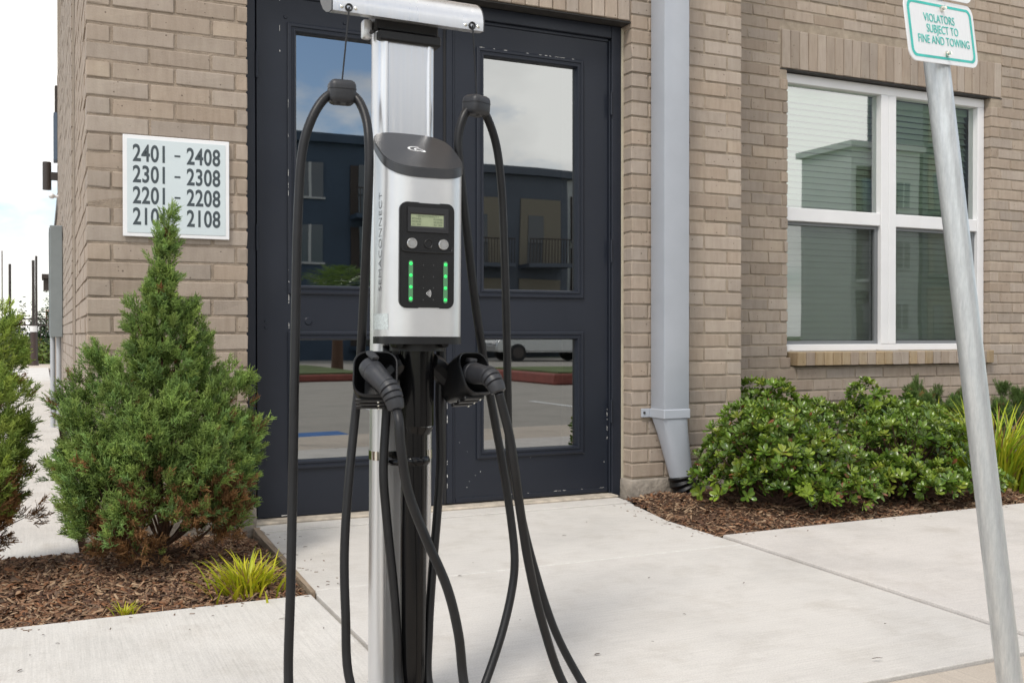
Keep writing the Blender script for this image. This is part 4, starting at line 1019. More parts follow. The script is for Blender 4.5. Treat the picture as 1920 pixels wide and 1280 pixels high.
# ---- cables
RC = 0.0099
def cable(pts, name):
    P = spline(pts, 7); bm = BM(); tube(bm, P, RC, 12); return fin(name, bm, RUBBER, cs, 180)
def path(seq): return [Lp(*s) for s in seq]
CLP_L, CLP_R = Lp(641, 174, -2.437), Lp(893, 199, -2.437)
c1 = path([(726, 648, -2.44), (725, 760, -2.445), (719, 880, -2.455), (726, 980, -2.46), (738, 1100, -2.47), (745, 1200, -2.48), (747, 1280, -2.49)])
c1 += [L((0.69, -2.535, 0.03)), L((0.635, -2.545, 0.018))]
c1 += path([(657, 1280, -2.49), (648, 1150, -2.47), (646, 1030, -2.455), (654, 900, -2.44), (666, 780, -2.42), (674, 700, -2.42), (682, 560, -2.455), (690, 380, -2.50), (692, 280, -2.50), (686, 222, -2.48), (668, 184, -2.45)])
c1 += [CLP_L]
c1 += path([(612, 182, -2.437), (585, 222, -2.44), (566, 290, -2.44), (558, 420, -2.445), (555, 560, -2.45), (552, 720, -2.46), (549, 900, -2.47), (545, 1100, -2.49), (541, 1280, -2.50)])
c1 += [L((0.455, -2.56, 0.03)), L((0.53, -2.70, 0.012)), L((0.68, -2.79, 0.012)), L((0.78, -2.75, 0.04))]
c1 += path([(872, 1290, -2.66), (860, 1190, -2.655), (838, 1100, -2.65), (797, 1005, -2.645), (765, 920, -2.64), (752, 840, -2.64), (748, 790, -2.635)])
c1 += [el]
cable(c1, 'cable')
c2 = path([(826, 648, -2.44), (824, 760, -2.44), (826, 860, -2.44), (820, 960, -2.445), (810, 1080, -2.455), (804, 1180, -2.465), (804, 1280, -2.48)])
c2 += [L((0.79, -2.52, 0.03)), L((0.84, -2.53, 0.016))]
c2 += path([(908, 1285, -2.48), (940, 1190, -2.45), (959, 1110, -2.43), (965, 1050, -2.42), (959, 980, -2.41), (944, 880, -2.405), (926, 780, -2.40), (908, 680, -2.40), (890, 560, -2.42), (874, 420, -2.435), (863, 320, -2.44), (859, 262, -2.44), (868, 222, -2.44), (880, 204, -2.437)])
c2 += [CLP_R]
c2 += path([(912, 218, -2.43), (931, 275, -2.415), (941, 360, -2.405), (946, 480, -2.40), (950, 620, -2.395), (952, 740, -2.385), (956, 850, -2.38), (972, 940, -2.38), (998, 1050, -2.38), (1040, 1180, -2.40), (1092, 1280, -2.42)])
c2 += [L((1.17, -2.50, 0.012)), L((1.17, -2.62, 0.012)), L((1.08, -2.66, 0.012))]
c2 += path([(1056, 1280, -2.60), (1018, 1170, -2.595), (992, 1060, -2.60), (976, 960, -2.61), (965, 880, -2.62), (955, 815, -2.62), (944, 770, -2.62)])
c2 += [er]
cable(c2, 'cable')
# ---- cable clamps and tether cords
def clamp(c, yawd, g_, hgt=0.052, wid=0.058):
    k = bpy.data.objects.new('cable_clamp', None); COL.objects.link(k); k.parent = cs
    M = Matrix.Translation(c) @ Euler((R_(4), 0, R_(yawd))).to_matrix().to_4x4()
    bm = BM(); box(bm, -wid/2, wid/2, -0.025, 0.025, -hgt/2, hgt/2, 0.0135, 4, M); fin('shell', bm, GREYP, k, 60)
    bm = BM(); prism(bm, rrect(-wid/2-.0006, wid/2+.0006, -0.0256, 0.0256, 0.0138, 6), lambda x, y: M @ Vector((x, y, hgt*.10)), lambda x, y: M @ Vector((x, y, hgt*.10+.0012))); fin('seam', bm, BLACKGAP, k, 40)
    for s in (-1, 1):
        q = M @ Vector((s*0.010, -0.014, -hgt/2+0.005)); bm = BM(); cyl(bm, q, q+Vector((0, -0.002, -0.005)), 0.0045, n=10); fin('screw_well', bm, BLACKGAP, k)
    top = M @ Vector((0, 0, hgt/2-0.002)); bm = BM(); cyl(bm, top, g_ + Vector((0, -0.0045, 0)), 0.0018, n=8); fin('tether_cord', bm, RUBBER, k)
clamp(CLP_L, -6, grom[0]); clamp(CLP_R, 24, grom[1], 0.047, 0.056)

# ================================================================== SIGN POST
depth = 1.93
PX = lambda py: 1755+(py-110)*0.1185
py_b = 640+(CAM.z+0.004)*FPX/depth-12

def at_depth(px, py, dp): r = ray(px, py); return CAM + r*(dp/FPX)
bp0 = at_depth(PX(py_b), py_b, depth)
ptop = at_depth(PX(50), 50, depth)
pdir = (ptop-bp0).normalized()
sp = empty('parking_sign_post', tuple(bp0), 'leaning galvanised pole carrying small white and teal parking signs', 'sign')
PL = (ptop-bp0).length + 0.50
bm = BM(); cyl(bm, -pdir*0.03, pdir*PL, 0.0231, n=36, caps=True); fin('pole', bm, GALV, sp, 40)
SIGNW = mat('sign_sheeting', (0.80, 0.81, 0.82), 0.35, var=0.04, vscale=40, stretch=(12, 12, 0.6))
TEAL = mat('sign_teal', (0.03, 0.50, 0.43), 0.4, var=0.15, vscale=30)
az = R_(78.0)                                  # sign width runs almost along the facade
ex = Vector((math.sin(az), math.cos(az), 0)); ez = pdir; ex = (ex-ez*ex.dot(ez)).normalized(); ey = ez.cross(ex)   # ey points away from the camera
def sign_panel(cpos, w_, h_, r_, lines, bands=0.010, inset=0.010):
    p = bpy.data.objects.new('sign_panel', None); COL.objects.link(p); p.parent = sp
    M = axes(cpos, ex, ez, -ey)                # local x right, y up, z to viewer
    bm = BM(); poly = rrect(-w_/2, w_/2, -h_/2, h_/2, r_, 7); prism(bm, poly, lambda x, y: M @ Vector((x, y, 0)), lambda x, y: M @ Vector((x, y, 0.002))); fin('plate', bm, SIGNW, p, 40)
    bm = BM(); o1 = rrect(-w_/2+inset, w_/2-inset, -h_/2+inset, h_/2-inset, r_*0.75, 7); i1 = rrect(-w_/2+inset+bands, w_/2-inset-bands, -h_/2+inset+bands*.62, h_/2-inset-bands*.62, r_*0.52, 7)
    A = [bm.verts.new(M @ Vector((x, y, 0.0024))) for x, y in o1]; B = [bm.verts.new(M @ Vector((x, y, 0.0024))) for x, y in i1]; n = len(A)
    for i in range(n): bm.faces.new((A[i], A[(i+1) % n], B[(i+1) % n], B[i]))
    fin('border', bm, TEAL, p, None)
    for s, x, y, size, sx in lines: text_mesh('lettering', s, size, TEAL, p, M @ axes((x, y, 0.0026), (1, 0, 0), (0, 1, 0), (0, 0, 1)), sx=sx, ext=0.0002)
    for y in (h_/2-0.016, -h_/2+0.019):
        q = M @ Vector((0.006, y, 0.003)); bm = BM(); cyl(bm, q-(-ey)*0.003, q+(-ey)*0.004, 0.0065, 0.0055, 6); cyl(bm, q+(-ey)*0.0042, q+(-ey)*0.009, 0.0032, n=8); fin('bolt', bm, CHROME, p)
cs1 = bp0 + pdir*((at_depth(1760, 71, depth)-bp0).dot(pdir)) - ey*0.028 - ex*0.022 - Vector(bp0)
sign_panel(cs1, 0.240, 0.120, 0.021, [('VIOLATORS', -0.006, 0.023, 0.022, 0.92), ('SUBJECT TO', 0.002, 0.003, 0.022, 0.92), ('FINE AND TOWING', 0.004, -0.018, 0.022, 0.92)], 0.008, 0.008)
sign_panel(cs1 + pdir*(0.060+0.1785+0.004) - ey*0.003, 0.240, 0.357, 0.024, [], 0.008, 0.008)

# ================================================================== PLANTS
def rotm(D, roll):
    """array of rotation matrices taking +Z to rows of D, with roll about it"""
    D = D/np.linalg.norm(D, axis=1, keepdims=True)
    h = np.where(np.abs(D[:, 2:3]) > 0.95, np.array([[1., 0, 0]]), np.array([[0, 0, 1.]]))
    U = np.cross(h, D); U /= np.linalg.norm(U, axis=1, keepdims=True); W = np.cross(D, U)
    c, s = np.cos(roll)[:, None], np.sin(roll)[:, None]
    return np.stack([U*c+W*s, W*c-U*s, D], axis=2)
def scatter(T, P, D, roll, S):
    """template verts T (m,3) placed at P with direction D -> (n*m,3)"""
    Rm = rotm(D, roll)
    return (np.einsum('nij,mj->nmi', Rm, T)*S[:, None, None] + P[:, None, :]).reshape(-1, 3)

# --- juniper spray: axis along +Z, side twigs, each a string of scale-leaf diamonds
def spray_template(seed, ln=0.060, twigs=17):
    r = random.Random(seed); V = []; F = []
    def diamond(p, d, w, l):
        d = d.normalized(); s = d.cross(Vector((r.gauss(0, .5), r.gauss(0, .5), 1))).normalized()
        b = len(V); V.extend([p, p+d*l*.5+s*w, p+d*l, p+d*l*.5-s*w]); F.append((b, b+1, b+2, b+3))
    def twig(p, d, l, k):
        q = p.copy(); dd = d.copy()
        for i in range(k):
            dd = (dd + Vector((r.gauss(0, .25), r.gauss(0, .25), r.gauss(0, .15)+.08))).normalized()
            diamond(q, dd, 0.0019*r.uniform(.8, 1.2), l/k*1.4)
            if r.random() < .55: diamond(q, (dd+Vector((r.gauss(0, .8), r.gauss(0, .8), r.gauss(0, .5)))), 0.0016, l/k*1.3)
            q += dd*l/k
    for i in range(twigs):
        t = (i+.5)/twigs; a = i*2.4+r.uniform(-.4, .4); out = 1.05-0.65*t
        twig(Vector((0, 0, ln*t*.75)), Vector((math.cos(a)*out, math.sin(a)*out, 0.75)), ln*(0.46-0.2*t)*r.uniform(.75, 1.25), 4)
    twig(Vector((0, 0, 0)), Vector((0, 0, 1)), ln*1.05, 5)
    return np.array([tuple(v) for v in V]), np.array(F)
SPR = [spray_template(s) for s in range(6)]
def juniper(base, lobes, label, n_per, pal, brown, seed, trunk_h, group='junipers in the mulch bed'):
    """lobes: (tip xyz, root xyz, max radius, density)"""
    g = np.random.default_rng(seed); rr = random.Random(seed)
    root = empty('juniper_shrub', tuple(base), label, 'shrub', group)
    B = np.array(base)
    # trunk and limbs
    bm = BM()
    tp = [Vector((rr.gauss(0, .008)*i, rr.gauss(0, .008)*i, trunk_h*i/6-(.04 if i == 0 else 0))) for i in range(7)]
    tube(bm, tp, [0.022*(1-i/7.5)+.003 for i in range(7)], 8)
    fin('trunk', bm, BARK, root, 60)
    bm = BM()
    Ps, Ds, Cs = [], [], []
    for tip, rt, rad, dens in lobes:
        tip, rt = np.array(tip), np.array(rt); ax = tip-rt; ln = np.linalg.norm(ax); ax = ax/ln
        h0 = max(0.02, min(trunk_h*0.8, rt[2]*0.45)); mid = (rt*0.5+np.array([0, 0, h0])*0.5)
        tube(bm, spline([(0, 0, h0*0.6), tuple(mid), tuple(rt+ax*ln*.3), tuple(rt+ax*ln*.85)], 4), [0.007*(1-k/14.) for k in range(13)], 6)
        n = int(n_per*dens)
        t = g.random(n)**0.8
        prof = np.sin(np.pi*np.clip(t*0.86+0.14, 0, 1))**0.75*(1-0.35*t)
        rr_ = rad*0.9*prof*np.sqrt(g.random(n)*0.85+0.15)*(1+0.18*np.sin(9*t+seed))
        a = g.random(n)*2*np.pi
        u = np.cross(ax, [0.3, 0.9, 0.1]); u /= np.linalg.norm(u); v = np.cross(ax, u)
        radial = u*np.cos(a)[:, None]+v*np.sin(a)[:, None]
        P = rt+ax*(ln*t*0.97)[:, None]+radial*rr_[:, None]
        out = P.copy(); out[:, 2] = 0; out /= np.linalg.norm(out, axis=1, keepdims=True)+1e-6
        D = ax*0.8+radial*(0.95*(1-t))[:, None]+np.array([0, 0, 0.45])+out*0.35
        # sprays gather into tufts, with gaps between the tufts
        nc = max(3, n//8); ids = g.integers(0, nc, n)
        ids[:nc] = np.arange(nc)
        Pc, Dc, tc_ = P[ids], D[ids]/np.linalg.norm(D[ids], axis=1, keepdims=True), t[ids]
        sp_ = g.normal(0, 1, (n, 3)); al = g.random(n)
        P = Pc + Dc*(al*0.055-0.02)[:, None] + sp_*(0.016*(1-0.5*al))[:, None]
        D = Dc + sp_*0.30*(1-0.4*al)[:, None]; t = tc_
        shade_t = g.uniform(.62, 1.32, nc)[ids]
        inner = rr_[ids]/(rad*1.0+1e-6)
        keep = P[:, 2] > 0.015
        P, D, t, shade_t, inner = P[keep], D[keep], t[keep], shade_t[keep], inner[keep]
        c = np.array(pal)[g.integers(0, len(pal), len(P))]*g.uniform(.85, 1.15, (len(P), 1))*shade_t[:, None]
        # new growth at the tips is brighter green
        c = c*(1-t[:, None]*0.5)+np.array([0.32, 0.46, 0.12])*t[:, None]*0.5*g.uniform(.7, 1.2, (len(P), 1))
        bz = brown(P)+np.where((inner < .30) & (P[:, 2] < .6), .05, 0.0); mk = g.random(len(P)) < bz
        c[mk] = np.array([0.34, 0.185, 0.080])*g.uniform(.5, 1.4, (mk.sum(), 1))
        Ps.append(P); Ds.append(D); Cs.append(c)
    fin('limbs', bm, BARK, root, 60)
    P, D, C = np.concatenate(Ps), np.concatenate(Ds), np.concatenate(Cs)
    Vs, Fs, Cc, off = [], [], [], 0
    pick = g.integers(0, len(SPR), len(P))
    for k, (T, F) in enumerate(SPR):
        m_ = pick == k; n = m_.sum()
        if not n: continue
        V = scatter(T, P[m_], D[m_], g.random(n)*6.28, g.uniform(.7, 1.25, n))
        Vs.append(V); Fs.append((F[None]+np.arange(n)[:, None, None]*len(T)).reshape(-1, 4)+off); off += len(V)
        tipg = np.clip(T[:, 2]/0.09, 0, 1)[None, :, None]
        cc = C[m_][:, None, :]*(0.85+0.35*tipg)
        Cc.append(cc.reshape(-1, 3))
    o = np_mesh('foliage', np.concatenate(Vs), np.concatenate(Fs), NEEDLE, root, np.concatenate(Cc)); o['kind'] = 'stuff'
    return root
JP = [(0.280, 0.400, 0.115), (0.320, 0.440, 0.12), (0.230, 0.365, 0.130), (0.360, 0.460, 0.12)]
JB = Vector((0.40, -0.60, 0.03))
def jl(px, py, Y): p = atY(px, py, Y)-JB; return (p.x, p.y, p.z)
lobes = [
    (jl(312, 402, -.60), (0, 0, 0.85), 0.030, .45), (jl(310, 450, -.60), (0, 0, 0.60), 0.080, .9), (jl(302, 520, -.62), (0.0, 0, 0.30), 0.15, 1.9),
    (jl(262, 540, -.62), (-.03, -.02, .42), .085, .7), (jl(352, 570, -.60), (.05, 0, .40), .10, .8),
    (jl(180, 655, -.66), (-.10, -.05, .20), .12, 1.0), (jl(215, 690, -.78), (-.08, -.15, .25), .11, .8),
    (jl(112, 690, -.66), (-.20, -.04, .18), .115, 1.0), (jl(130, 770, -.80), (-.16, -.16, .12), .12, 1.0),
    (jl(384, 640, -.55), (.10, .04, .20), .12, 1.1), (jl(425, 690, -.70), (.12, -.08, .16), .12, 1.1),
    (jl(452, 700, -.55), (.20, .03, .16), .115, 1.1), (jl(478, 800, -.64), (.18, -.05, .14), .10, .8),
    (jl(330, 740, -.85), (0, -.15, .20), .15, 1.4), (jl(260, 790, -.90), (-.06, -.20, .14), .15, 1.3),
    (jl(395, 820, -.88), (.09, -.18, .14), .14, 1.2), (jl(180, 850, -.86), (-.13, -.17, .06), .13, 1.0),
    (jl(435, 870, -.72), (.17, -.08, .06), .12, 1.0), (jl(130, 880, -.70), (-.16, -.06, .06), .11, .8),
    (jl(225, 950, -.92), (-.10, -.22, .02), .10, .55), (jl(425, 930, -.82), (.12, -.14, .06), .10, .7),
    (jl(300, 640, -.40), (0, .15, .10), .18, 1.0)]
juniper(JB, lobes, 'tall green cone-shaped juniper in front of the address plaque', 255, JP, lambda P: np.clip(1.25-P[:, 2]*3.4, 0.012, .9)*(np.hypot(P[:, 0]-.03, P[:, 1]+.12) < .27)+0.008*(P[:, 2] < .7), 11, 0.75)
JB2 = Vector((-0.25, -0.56, 0.02))
def jl2(px, py, Y): p = atY(px-16, py, Y)-JB2; return (p.x, p.y, p.z)
lob2 = [(jl2(18, 560, -.56), (0, 0, .45), .075, .9), (jl2(34, 610, -.56), (.03, 0, .35), .07, .8), (jl2(-20, 590, -.5), (-.06, .03, .3), .10, .9), (jl2(46, 660, -.55), (.06, 0, .24), .07, .8), (jl2(62, 720, -.62), (.08, -.03, .20), .06, .6),
        (jl2(20, 700, -.70), (.02, -.1, .18), .11, .9), (jl2(68, 790, -.60), (.06, -.03, .18), .055, .4), (jl2(76, 860, -.62), (.05, -.04, .16), .045, .28), (jl2(82, 960, -.64), (.03, -.05, .12), .035, .25), (jl2(30, 830, -.72), (.0, -.1, .12), .08, .6), (jl2(-20, 780, -.70), (-.05, -.1, .1), .13, .9), (jl2(-60, 700, -.5), (-.12, 0, .1), .14, 1.0), (jl2(-90, 800, -.56), (-.16, -.02, .05), .13, .9), (jl2(36, 920, -.70), (.01, -.08, .05), .06, .5), (jl2(10, 900, -.75), (-.02, -.1, .02), .08, .7)]
juniper(JB2, lob2, 'sparse yellowish juniper with browned lower twigs beside the side walk', 140, [(0.40, 0.48, 0.085), (0.35, 0.44, 0.095), (0.30, 0.40, 0.09), (0.46, 0.52, 0.10)], lambda P: np.clip(1.35-P[:, 2]*3.3, 0.015, .97)*(P[:, 0] < .27) + 0.015, 23, 0.6)

# --- broadleaf shrubs with rosettes of cupped oval leaves
def leaf_template():
    V = []; F = []
    sec = [(0.0, .06), (0.30, .55), (0.62, 1.0), (0.86, .78), (1.0, .12)]
    for t, wd in sec:
        z = 0.10*math.sin(t*math.pi)*-1 + 0.0
        for s in (-1, 0, 1): V.append((s*wd*0.235, t, z + (0.07*wd if s else 0)))
    for i in range(4):
        for j in range(2):
            a = i*3+j; F.append((a, a+1, a+4, a+3))
    return np.array(V), np.array(F)
LT, LF = leaf_template()
def rosette(seed, k=9):
    r = random.Random(seed); Vs = []; Fs = []
    for i in range(k):
        a = i*2.399+r.uniform(-.3, .3); up = 0.25+0.75*(i/k)+r.uniform(-.15, .15); s = r.uniform(.75, 1.1)*(1.0-0.35*i/k)
        M = Matrix.Rotation(a, 3, 'Z') @ Matrix.Rotation(up, 3, 'X') @ Matrix.Rotation(r.uniform(-.3, .3), 3, 'Y')
        Vs.append((np.array(M) @ (LT*s).T).T + np.array([0, 0, 0.25*i/k])); Fs.append(LF+i*len(LT))
    return np.concatenate(Vs), np.concatenate(Fs), k
ROS = [rosette(s, 8+s % 3) for s in range(6)]
LPAL = np.array([(0.098, 0.190, 0.024), (0.130, 0.235, 0.028), (0.052, 0.112, 0.022), (0.215, 0.310, 0.032), (0.31, 0.37, 0.05)])
def hawthorn(base, blobs, n, size, label, seed, red=0.012, group='glossy round-leaved shrubs under the window'):
    """blobs: (dx,dy,z, rx,ry,rz)"""
    g = np.random.default_rng(seed); rr = random.Random(seed)
    root = empty('hawthorn_shrub', tuple(base), label, 'shrub', group)
    bm = BM(); Ps, Ds = [], []
    vol = np.array([b[3]*b[4]+b[4]*b[5] for b in blobs]); cnt = (n*vol/vol.sum()).astype(int)
    for b_, k in zip(blobs, cnt):
        c = np.array(b_[:3]); rad = np.array(b_[3:])
        d = g.normal(size=(k, 3)); d /= np.linalg.norm(d, axis=1, keepdims=True); d[:, 2] = np.where(d[:, 2] < -.35, -d[:, 2], d[:, 2])
        lump = 1+0.16*np.sin(5*d[:, 0]+b_[0]*9+seed)*np.sin(6*d[:, 1]+2+seed)+0.10*np.sin(11*d[:, 2]+seed)
        rs = (0.62+0.42*g.random(k)**0.6)*lump
        P = c+d*rad*rs[:, None]; D = d/rad*0.12+np.array([0, -.05, 0.55])+g.normal(0, .22, (k, 3))
        q = P[:, 2] > 0.035
        P, D = P[q], D[q]; Ps.append(P); Ds.append(D)
        for i in range(0, len(P), 7):
            e = P[i]; tube(bm, spline([(rr.gauss(0, .03), rr.gauss(0, .03), -0.02), tuple((e*0.5+c*0.2)*np.array([1, 1, .9])), tuple(e)], 3), [0.006, .0055, .005, .004, .0035, .003, .002], 5)
    fin('stems', bm, BARK, root, 60)
    P, D = np.concatenate(Ps), np.concatenate(Ds)
    pick = g.integers(0, len(ROS), len(P)); Vs, Fs, Cc, off = [], [], [], 0
    for k, (T, F, nl) in enumerate(ROS):
        m_ = pick == k; q = m_.sum()
        V = scatter(T, P[m_], D[m_], g.random(q)*6.28, size*g.choice([.62, .8, .95, 1.1, 1.25], q)*g.uniform(.85, 1.1, q))
        Vs.append(V); Fs.append((F[None]+np.arange(q)[:, None, None]*len(T)).reshape(-1, 4)+off); off += len(V)
        base_c = LPAL[g.choice(5, q, p=[.28, .30, .2, .16, .06])][:, None, :]*g.uniform(.8, 1.2, (q, 1, 1))
        lc = np.repeat(base_c, nl, 1)*g.uniform(.65, 1.3, (q, nl, 1))
        young = (np.arange(nl)/nl)[None, :, None]; lc = lc*(1-.45*young)+np.array([.28, .35, .065])*young*.45
        rd = g.random((q, nl)) < red; lc[rd] = np.array([.26, .10, .05])*g.uniform(.6, 1.3, (rd.sum(), 1))
        low = (g.random((q, nl)) < .10) & ((P[m_][:, 2] < .12) & (P[m_][:, 0] > .0) & (P[m_][:, 0] < .35))[:, None] if red > .01 else np.zeros((q, nl), bool)
        lc[low] = np.array([.33, .15, .09])*g.uniform(.7, 1.2, (low.sum(), 1))
        Cc.append(np.repeat(lc.reshape(-1, 3), len(LT), 0))
    o = np_mesh('foliage', np.concatenate(Vs), np.concatenate(Fs), LEAF, root, np.concatenate(Cc), True); o['kind'] = 'stuff'
hawthorn((3.30, -0.60, 0.02), [(.0, -.02, .22, .33, .28, .21), (.16, -.16, .16, .26, .17, .16), (-.16, .14, .20, .20, .20, .18), (-.22, .20, .10, .15, .16, .10), (.02, -.24, .10, .22, .10, .09), (.22, -.26, .10, .16, .10, .09), (-.02, .16, .34, .24, .2, .14), (-.18, .02, .10, .16, .14, .10), (.12, -.31, .07, .17, .08, .06)], 1040, 0.044, 'broad glossy shrub with a few reddish dead leaves, beside the downspout drain', 5, .02)
hawthorn((4.06, -0.64, 0.02), [(.02, 0, .22, .30, .26, .21), (.24, .0, .22, .20, .22, .19), (-.16, -.12, .10, .18, .16, .10), (0.05, .12, .28, .2, .2, .12), (.06, -.22, .09, .26, .11, .08), (.28, -.2, .09, .16, .11, .08), (-.26, -.05, .12, .14, .14, .10), (.0, -.29, .07, .22, .08, .06), (.28, -.27, .07, .18, .08, .06)], 820, 0.044, 'glossy round-leaved shrub tucked behind the sign pole', 6, .008)
hawthorn((3.88, -0.02, 0.02), [(-.06, .0, .24, .32, .28, .24), (-.14, .02, .46, .13, .13, .12), (.20, .05, .32, .20, .2, .14)], 470, 0.044, 'taller glossy shrub at the foot of the window wall', 7, .006)
hawthorn((4.56, 0.05, 0.02), [(.0, .0, .24, .26, .26, .22), (-.06, .02, .42, .12, .12, .14), (.22, -.05, .26, .22, .2, .20)], 380, 0.044, 'glossy shrub with an upright tip under the window sill', 8, .01)
hawthorn((3.64, 0.35, 0.02), [(.0, .0, .26, .14, .14, .24), (.2, .0, .30, .16, .14, .22)], 150, 0.048, 'small dark glossy shrub in the corner behind the brick pier', 9, .0)
# --- low dark conifer behind
def lowjun(base, label, seed, r1, h):
    g = random.Random(seed)
    lob = []
    for i in range(16):
        a = g.uniform(0, 6.28); q = r1*g.uniform(.1, 1.0)
        lob.append(((q*math.cos(a)*1.15, q*math.sin(a), h*g.uniform(.7, 1)), (q*math.cos(a)*.5, q*math.sin(a)*.5, .05), .12, .75))
    juniper(base, lob, label, 170, [(0.050, 0.115, 0.040), (0.060, 0.13, 0.045), (0.045, 0.10, 0.040)], lambda P: P[:, 2]*0, seed, .25, 'low dark conifers along the window wall')
lowjun((5.35, 0.22, 0.02), 'low dark feathery conifer against the wall between glossy shrub and pole', 31, .42, .50)
lowjun((6.25, 0.22, 0.02), 'low dark feathery conifer against the wall behind the tall grass', 32, .46, .52)

# --- grass tufts
def tuft(base, n, ln, spread, label, seed, pal, wid=.0042, dead=.18, group='tufts of strap-leaved grass'):
    g = random.Random(seed); root = empty('grass_tuft', tuple(base), label, 'grass', group); V = []; F = []; C = []
    for i in range(n):
        a = g.uniform(0, 6.283); r0 = abs(g.gauss(0, spread*.35)); p = Vector((r0*math.cos(a), r0*math.sin(a), -.01)); ll = ln*g.uniform(.5, 1.1)
        a2 = a+g.gauss(0, .6); lean = g.uniform(.08, .75); drp = g.uniform(.5, 2.2); d = Vector((math.cos(a2)*lean, math.sin(a2)*lean, 1)).normalized()
        s = Vector((-math.sin(a2), math.cos(a2), 0)); w_ = wid*g.uniform(.7, 1.3); K = 6; c = Vector(g.choice(pal))*g.uniform(.8, 1.2)
        if g.random() < dead: c = Vector((.36, .23, .08))*g.uniform(.7, 1.15); drp += .8
        for k in range(K+1):
            t = k/K; b0 = len(V); ww = w_*(1-t**1.6)+.0003
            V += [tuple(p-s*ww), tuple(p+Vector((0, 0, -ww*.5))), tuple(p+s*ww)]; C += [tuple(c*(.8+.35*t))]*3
            if k: F += [(b0-3, b0-2, b0+1, b0), (b0-2, b0-1, b0+2, b0+1)]
            p = p+d*ll/K; d = (d+Vector((math.cos(a2)*.12, math.sin(a2)*.12, -.10*drp*(t+.3)))).normalized()
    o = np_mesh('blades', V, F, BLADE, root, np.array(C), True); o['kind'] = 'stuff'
YG = [(.46, .50, .02), (.56, .56, .025), (.36, .44, .02), (.62, .58, .04)]
p = atZ(470, 1118, 0.0); tuft((p.x, p.y+.08, .0), 280, .15, .15, 'yellow-green tuft of strap grass between juniper and entrance pad', 2, YG)
p = atZ(233, 1150, 0.0); tuft((p.x, p.y+.02, -.005), 36, .062, .045, 'tiny yellow-green sprig of grass at the front edge of the mulch', 3, YG, .0026, .12)
tuft((4.93, -0.52, 0.0), 560, .56, .38, 'large bright green clump of arching grass beyond the sign pole', 4, [(.32, .44, .03), (.25, .38, .03), (.42, .50, .035), (.52, .54, .04)], .0075, .10)

# --- litter on the concrete
DRY = mat('dry_leaf', (0.085, 0.06, 0.045), 0.9, var=0.3, vscale=80)
def litter(px, py, ln, wd, rot, name='fallen_leaf'):
    p = atZ(px, py, 0.004); bm = BM(); g = random.Random(px)
    K = 5; rr = []
    for k in range(K+1):
        t = k/K; w_ = wd*math.sin(math.pi*(.08+.84*t)); z = .001*math.sin(t*3)+.0005
        rr.append([bm.verts.new((ln*(t-.5), s*w_, z+abs(s)*.001)) for s in (-1, 0, 1)])
    for a, b_ in zip(rr, rr[1:]):
        for j in range(2): bm.faces.new((a[j], a[j+1], b_[j+1], b_[j]))
    o = fin(name, bm, DRY, None, 60); o.location = (p.x, p.y, .0085 if px > 1390 or py > 1140 and px < 700 else .0025); o.rotation_euler = (0, 0, rot)
    return tag(o, 'small dry brown leaf lying on the pale concrete', 'leaf', 'dry leaves scattered on the concrete')
for a in ((572, 1024, .018, .003, .2), (563, 1005, .014, .002, 0), (634, 1093, .010, .004, 1), (862, 1078, .014, .003, .1), (1058, 1003, .018, .0025, 2.8), (1100, 978, .006, .003, 0), (887, 1054, .007, .002, 1),
          (530, 1162, .022, .0022, .1), (399, 1157, .008, .003, 0), (37, 1270-10, .018, .003, .9), (108, 1209, .012, .0018, 2.6), (81, 1193, .007, .003, .3), (1395, 1095, .016, .0025, .6), (1645, 1243-6, .03, .003, 2.9), (1120, 1225, .02, .004, .2),
          (57, 1231, .006, .003, 1.2), (356, 1183, .005, .003, .2), (607, 1180, .012, .002, 1.3), (112, 930, .03, .010, 2.7), (97, 950, .02, .005, .3), (1660, 1172, .008, .003, 0), (975, 1161, .004, .002, 0), (1217, 1082, .012, .002, .4), (1283, 1150, .010, .002, 2.0)):
    litter(*a)

# ================================================================== LEFT BACKGROUND
def bgp(px, py, Y): return atY(px, py, Y)
GREYB = mat('utility_grey', (0.22, 0.245, 0.25), 0.5, var=0.08)
BRONZE = mat('dark_bronze', (0.045, 0.036, 0.032), 0.5)
# utility box on the side wall
yb_ = 5.45; q0, q1 = atY(93, 422, yb_), atY(117, 632, yb_)
ub = empty('utility_box', (XC, yb_+.3, q1.z), 'tall grey metal utility cabinet on the side wall with conduits below', 'utility box')
dx = q0.x-XC; hz = q0.z-q1.z
bm = BM(); box(bm, dx, -0.002, -0.30, 0.30, 0, hz, 0.006); box(bm, dx-0.006, dx-0.0005, -0.28, 0.28, 0.02, hz-0.02, 0.004); fin('cabinet', bm, GREYB, ub)
for k, xx in enumerate((-0.035, -0.085)):
    bm = BM(); cyl(bm, (xx, -0.2+0.08*k, -q1.z+0.0), (xx, -0.2+0.08*k, 0.002), 0.022, n=12); fin('conduit', bm, mat('pvc_grey', (0.42, 0.44, 0.46), 0.5), ub)
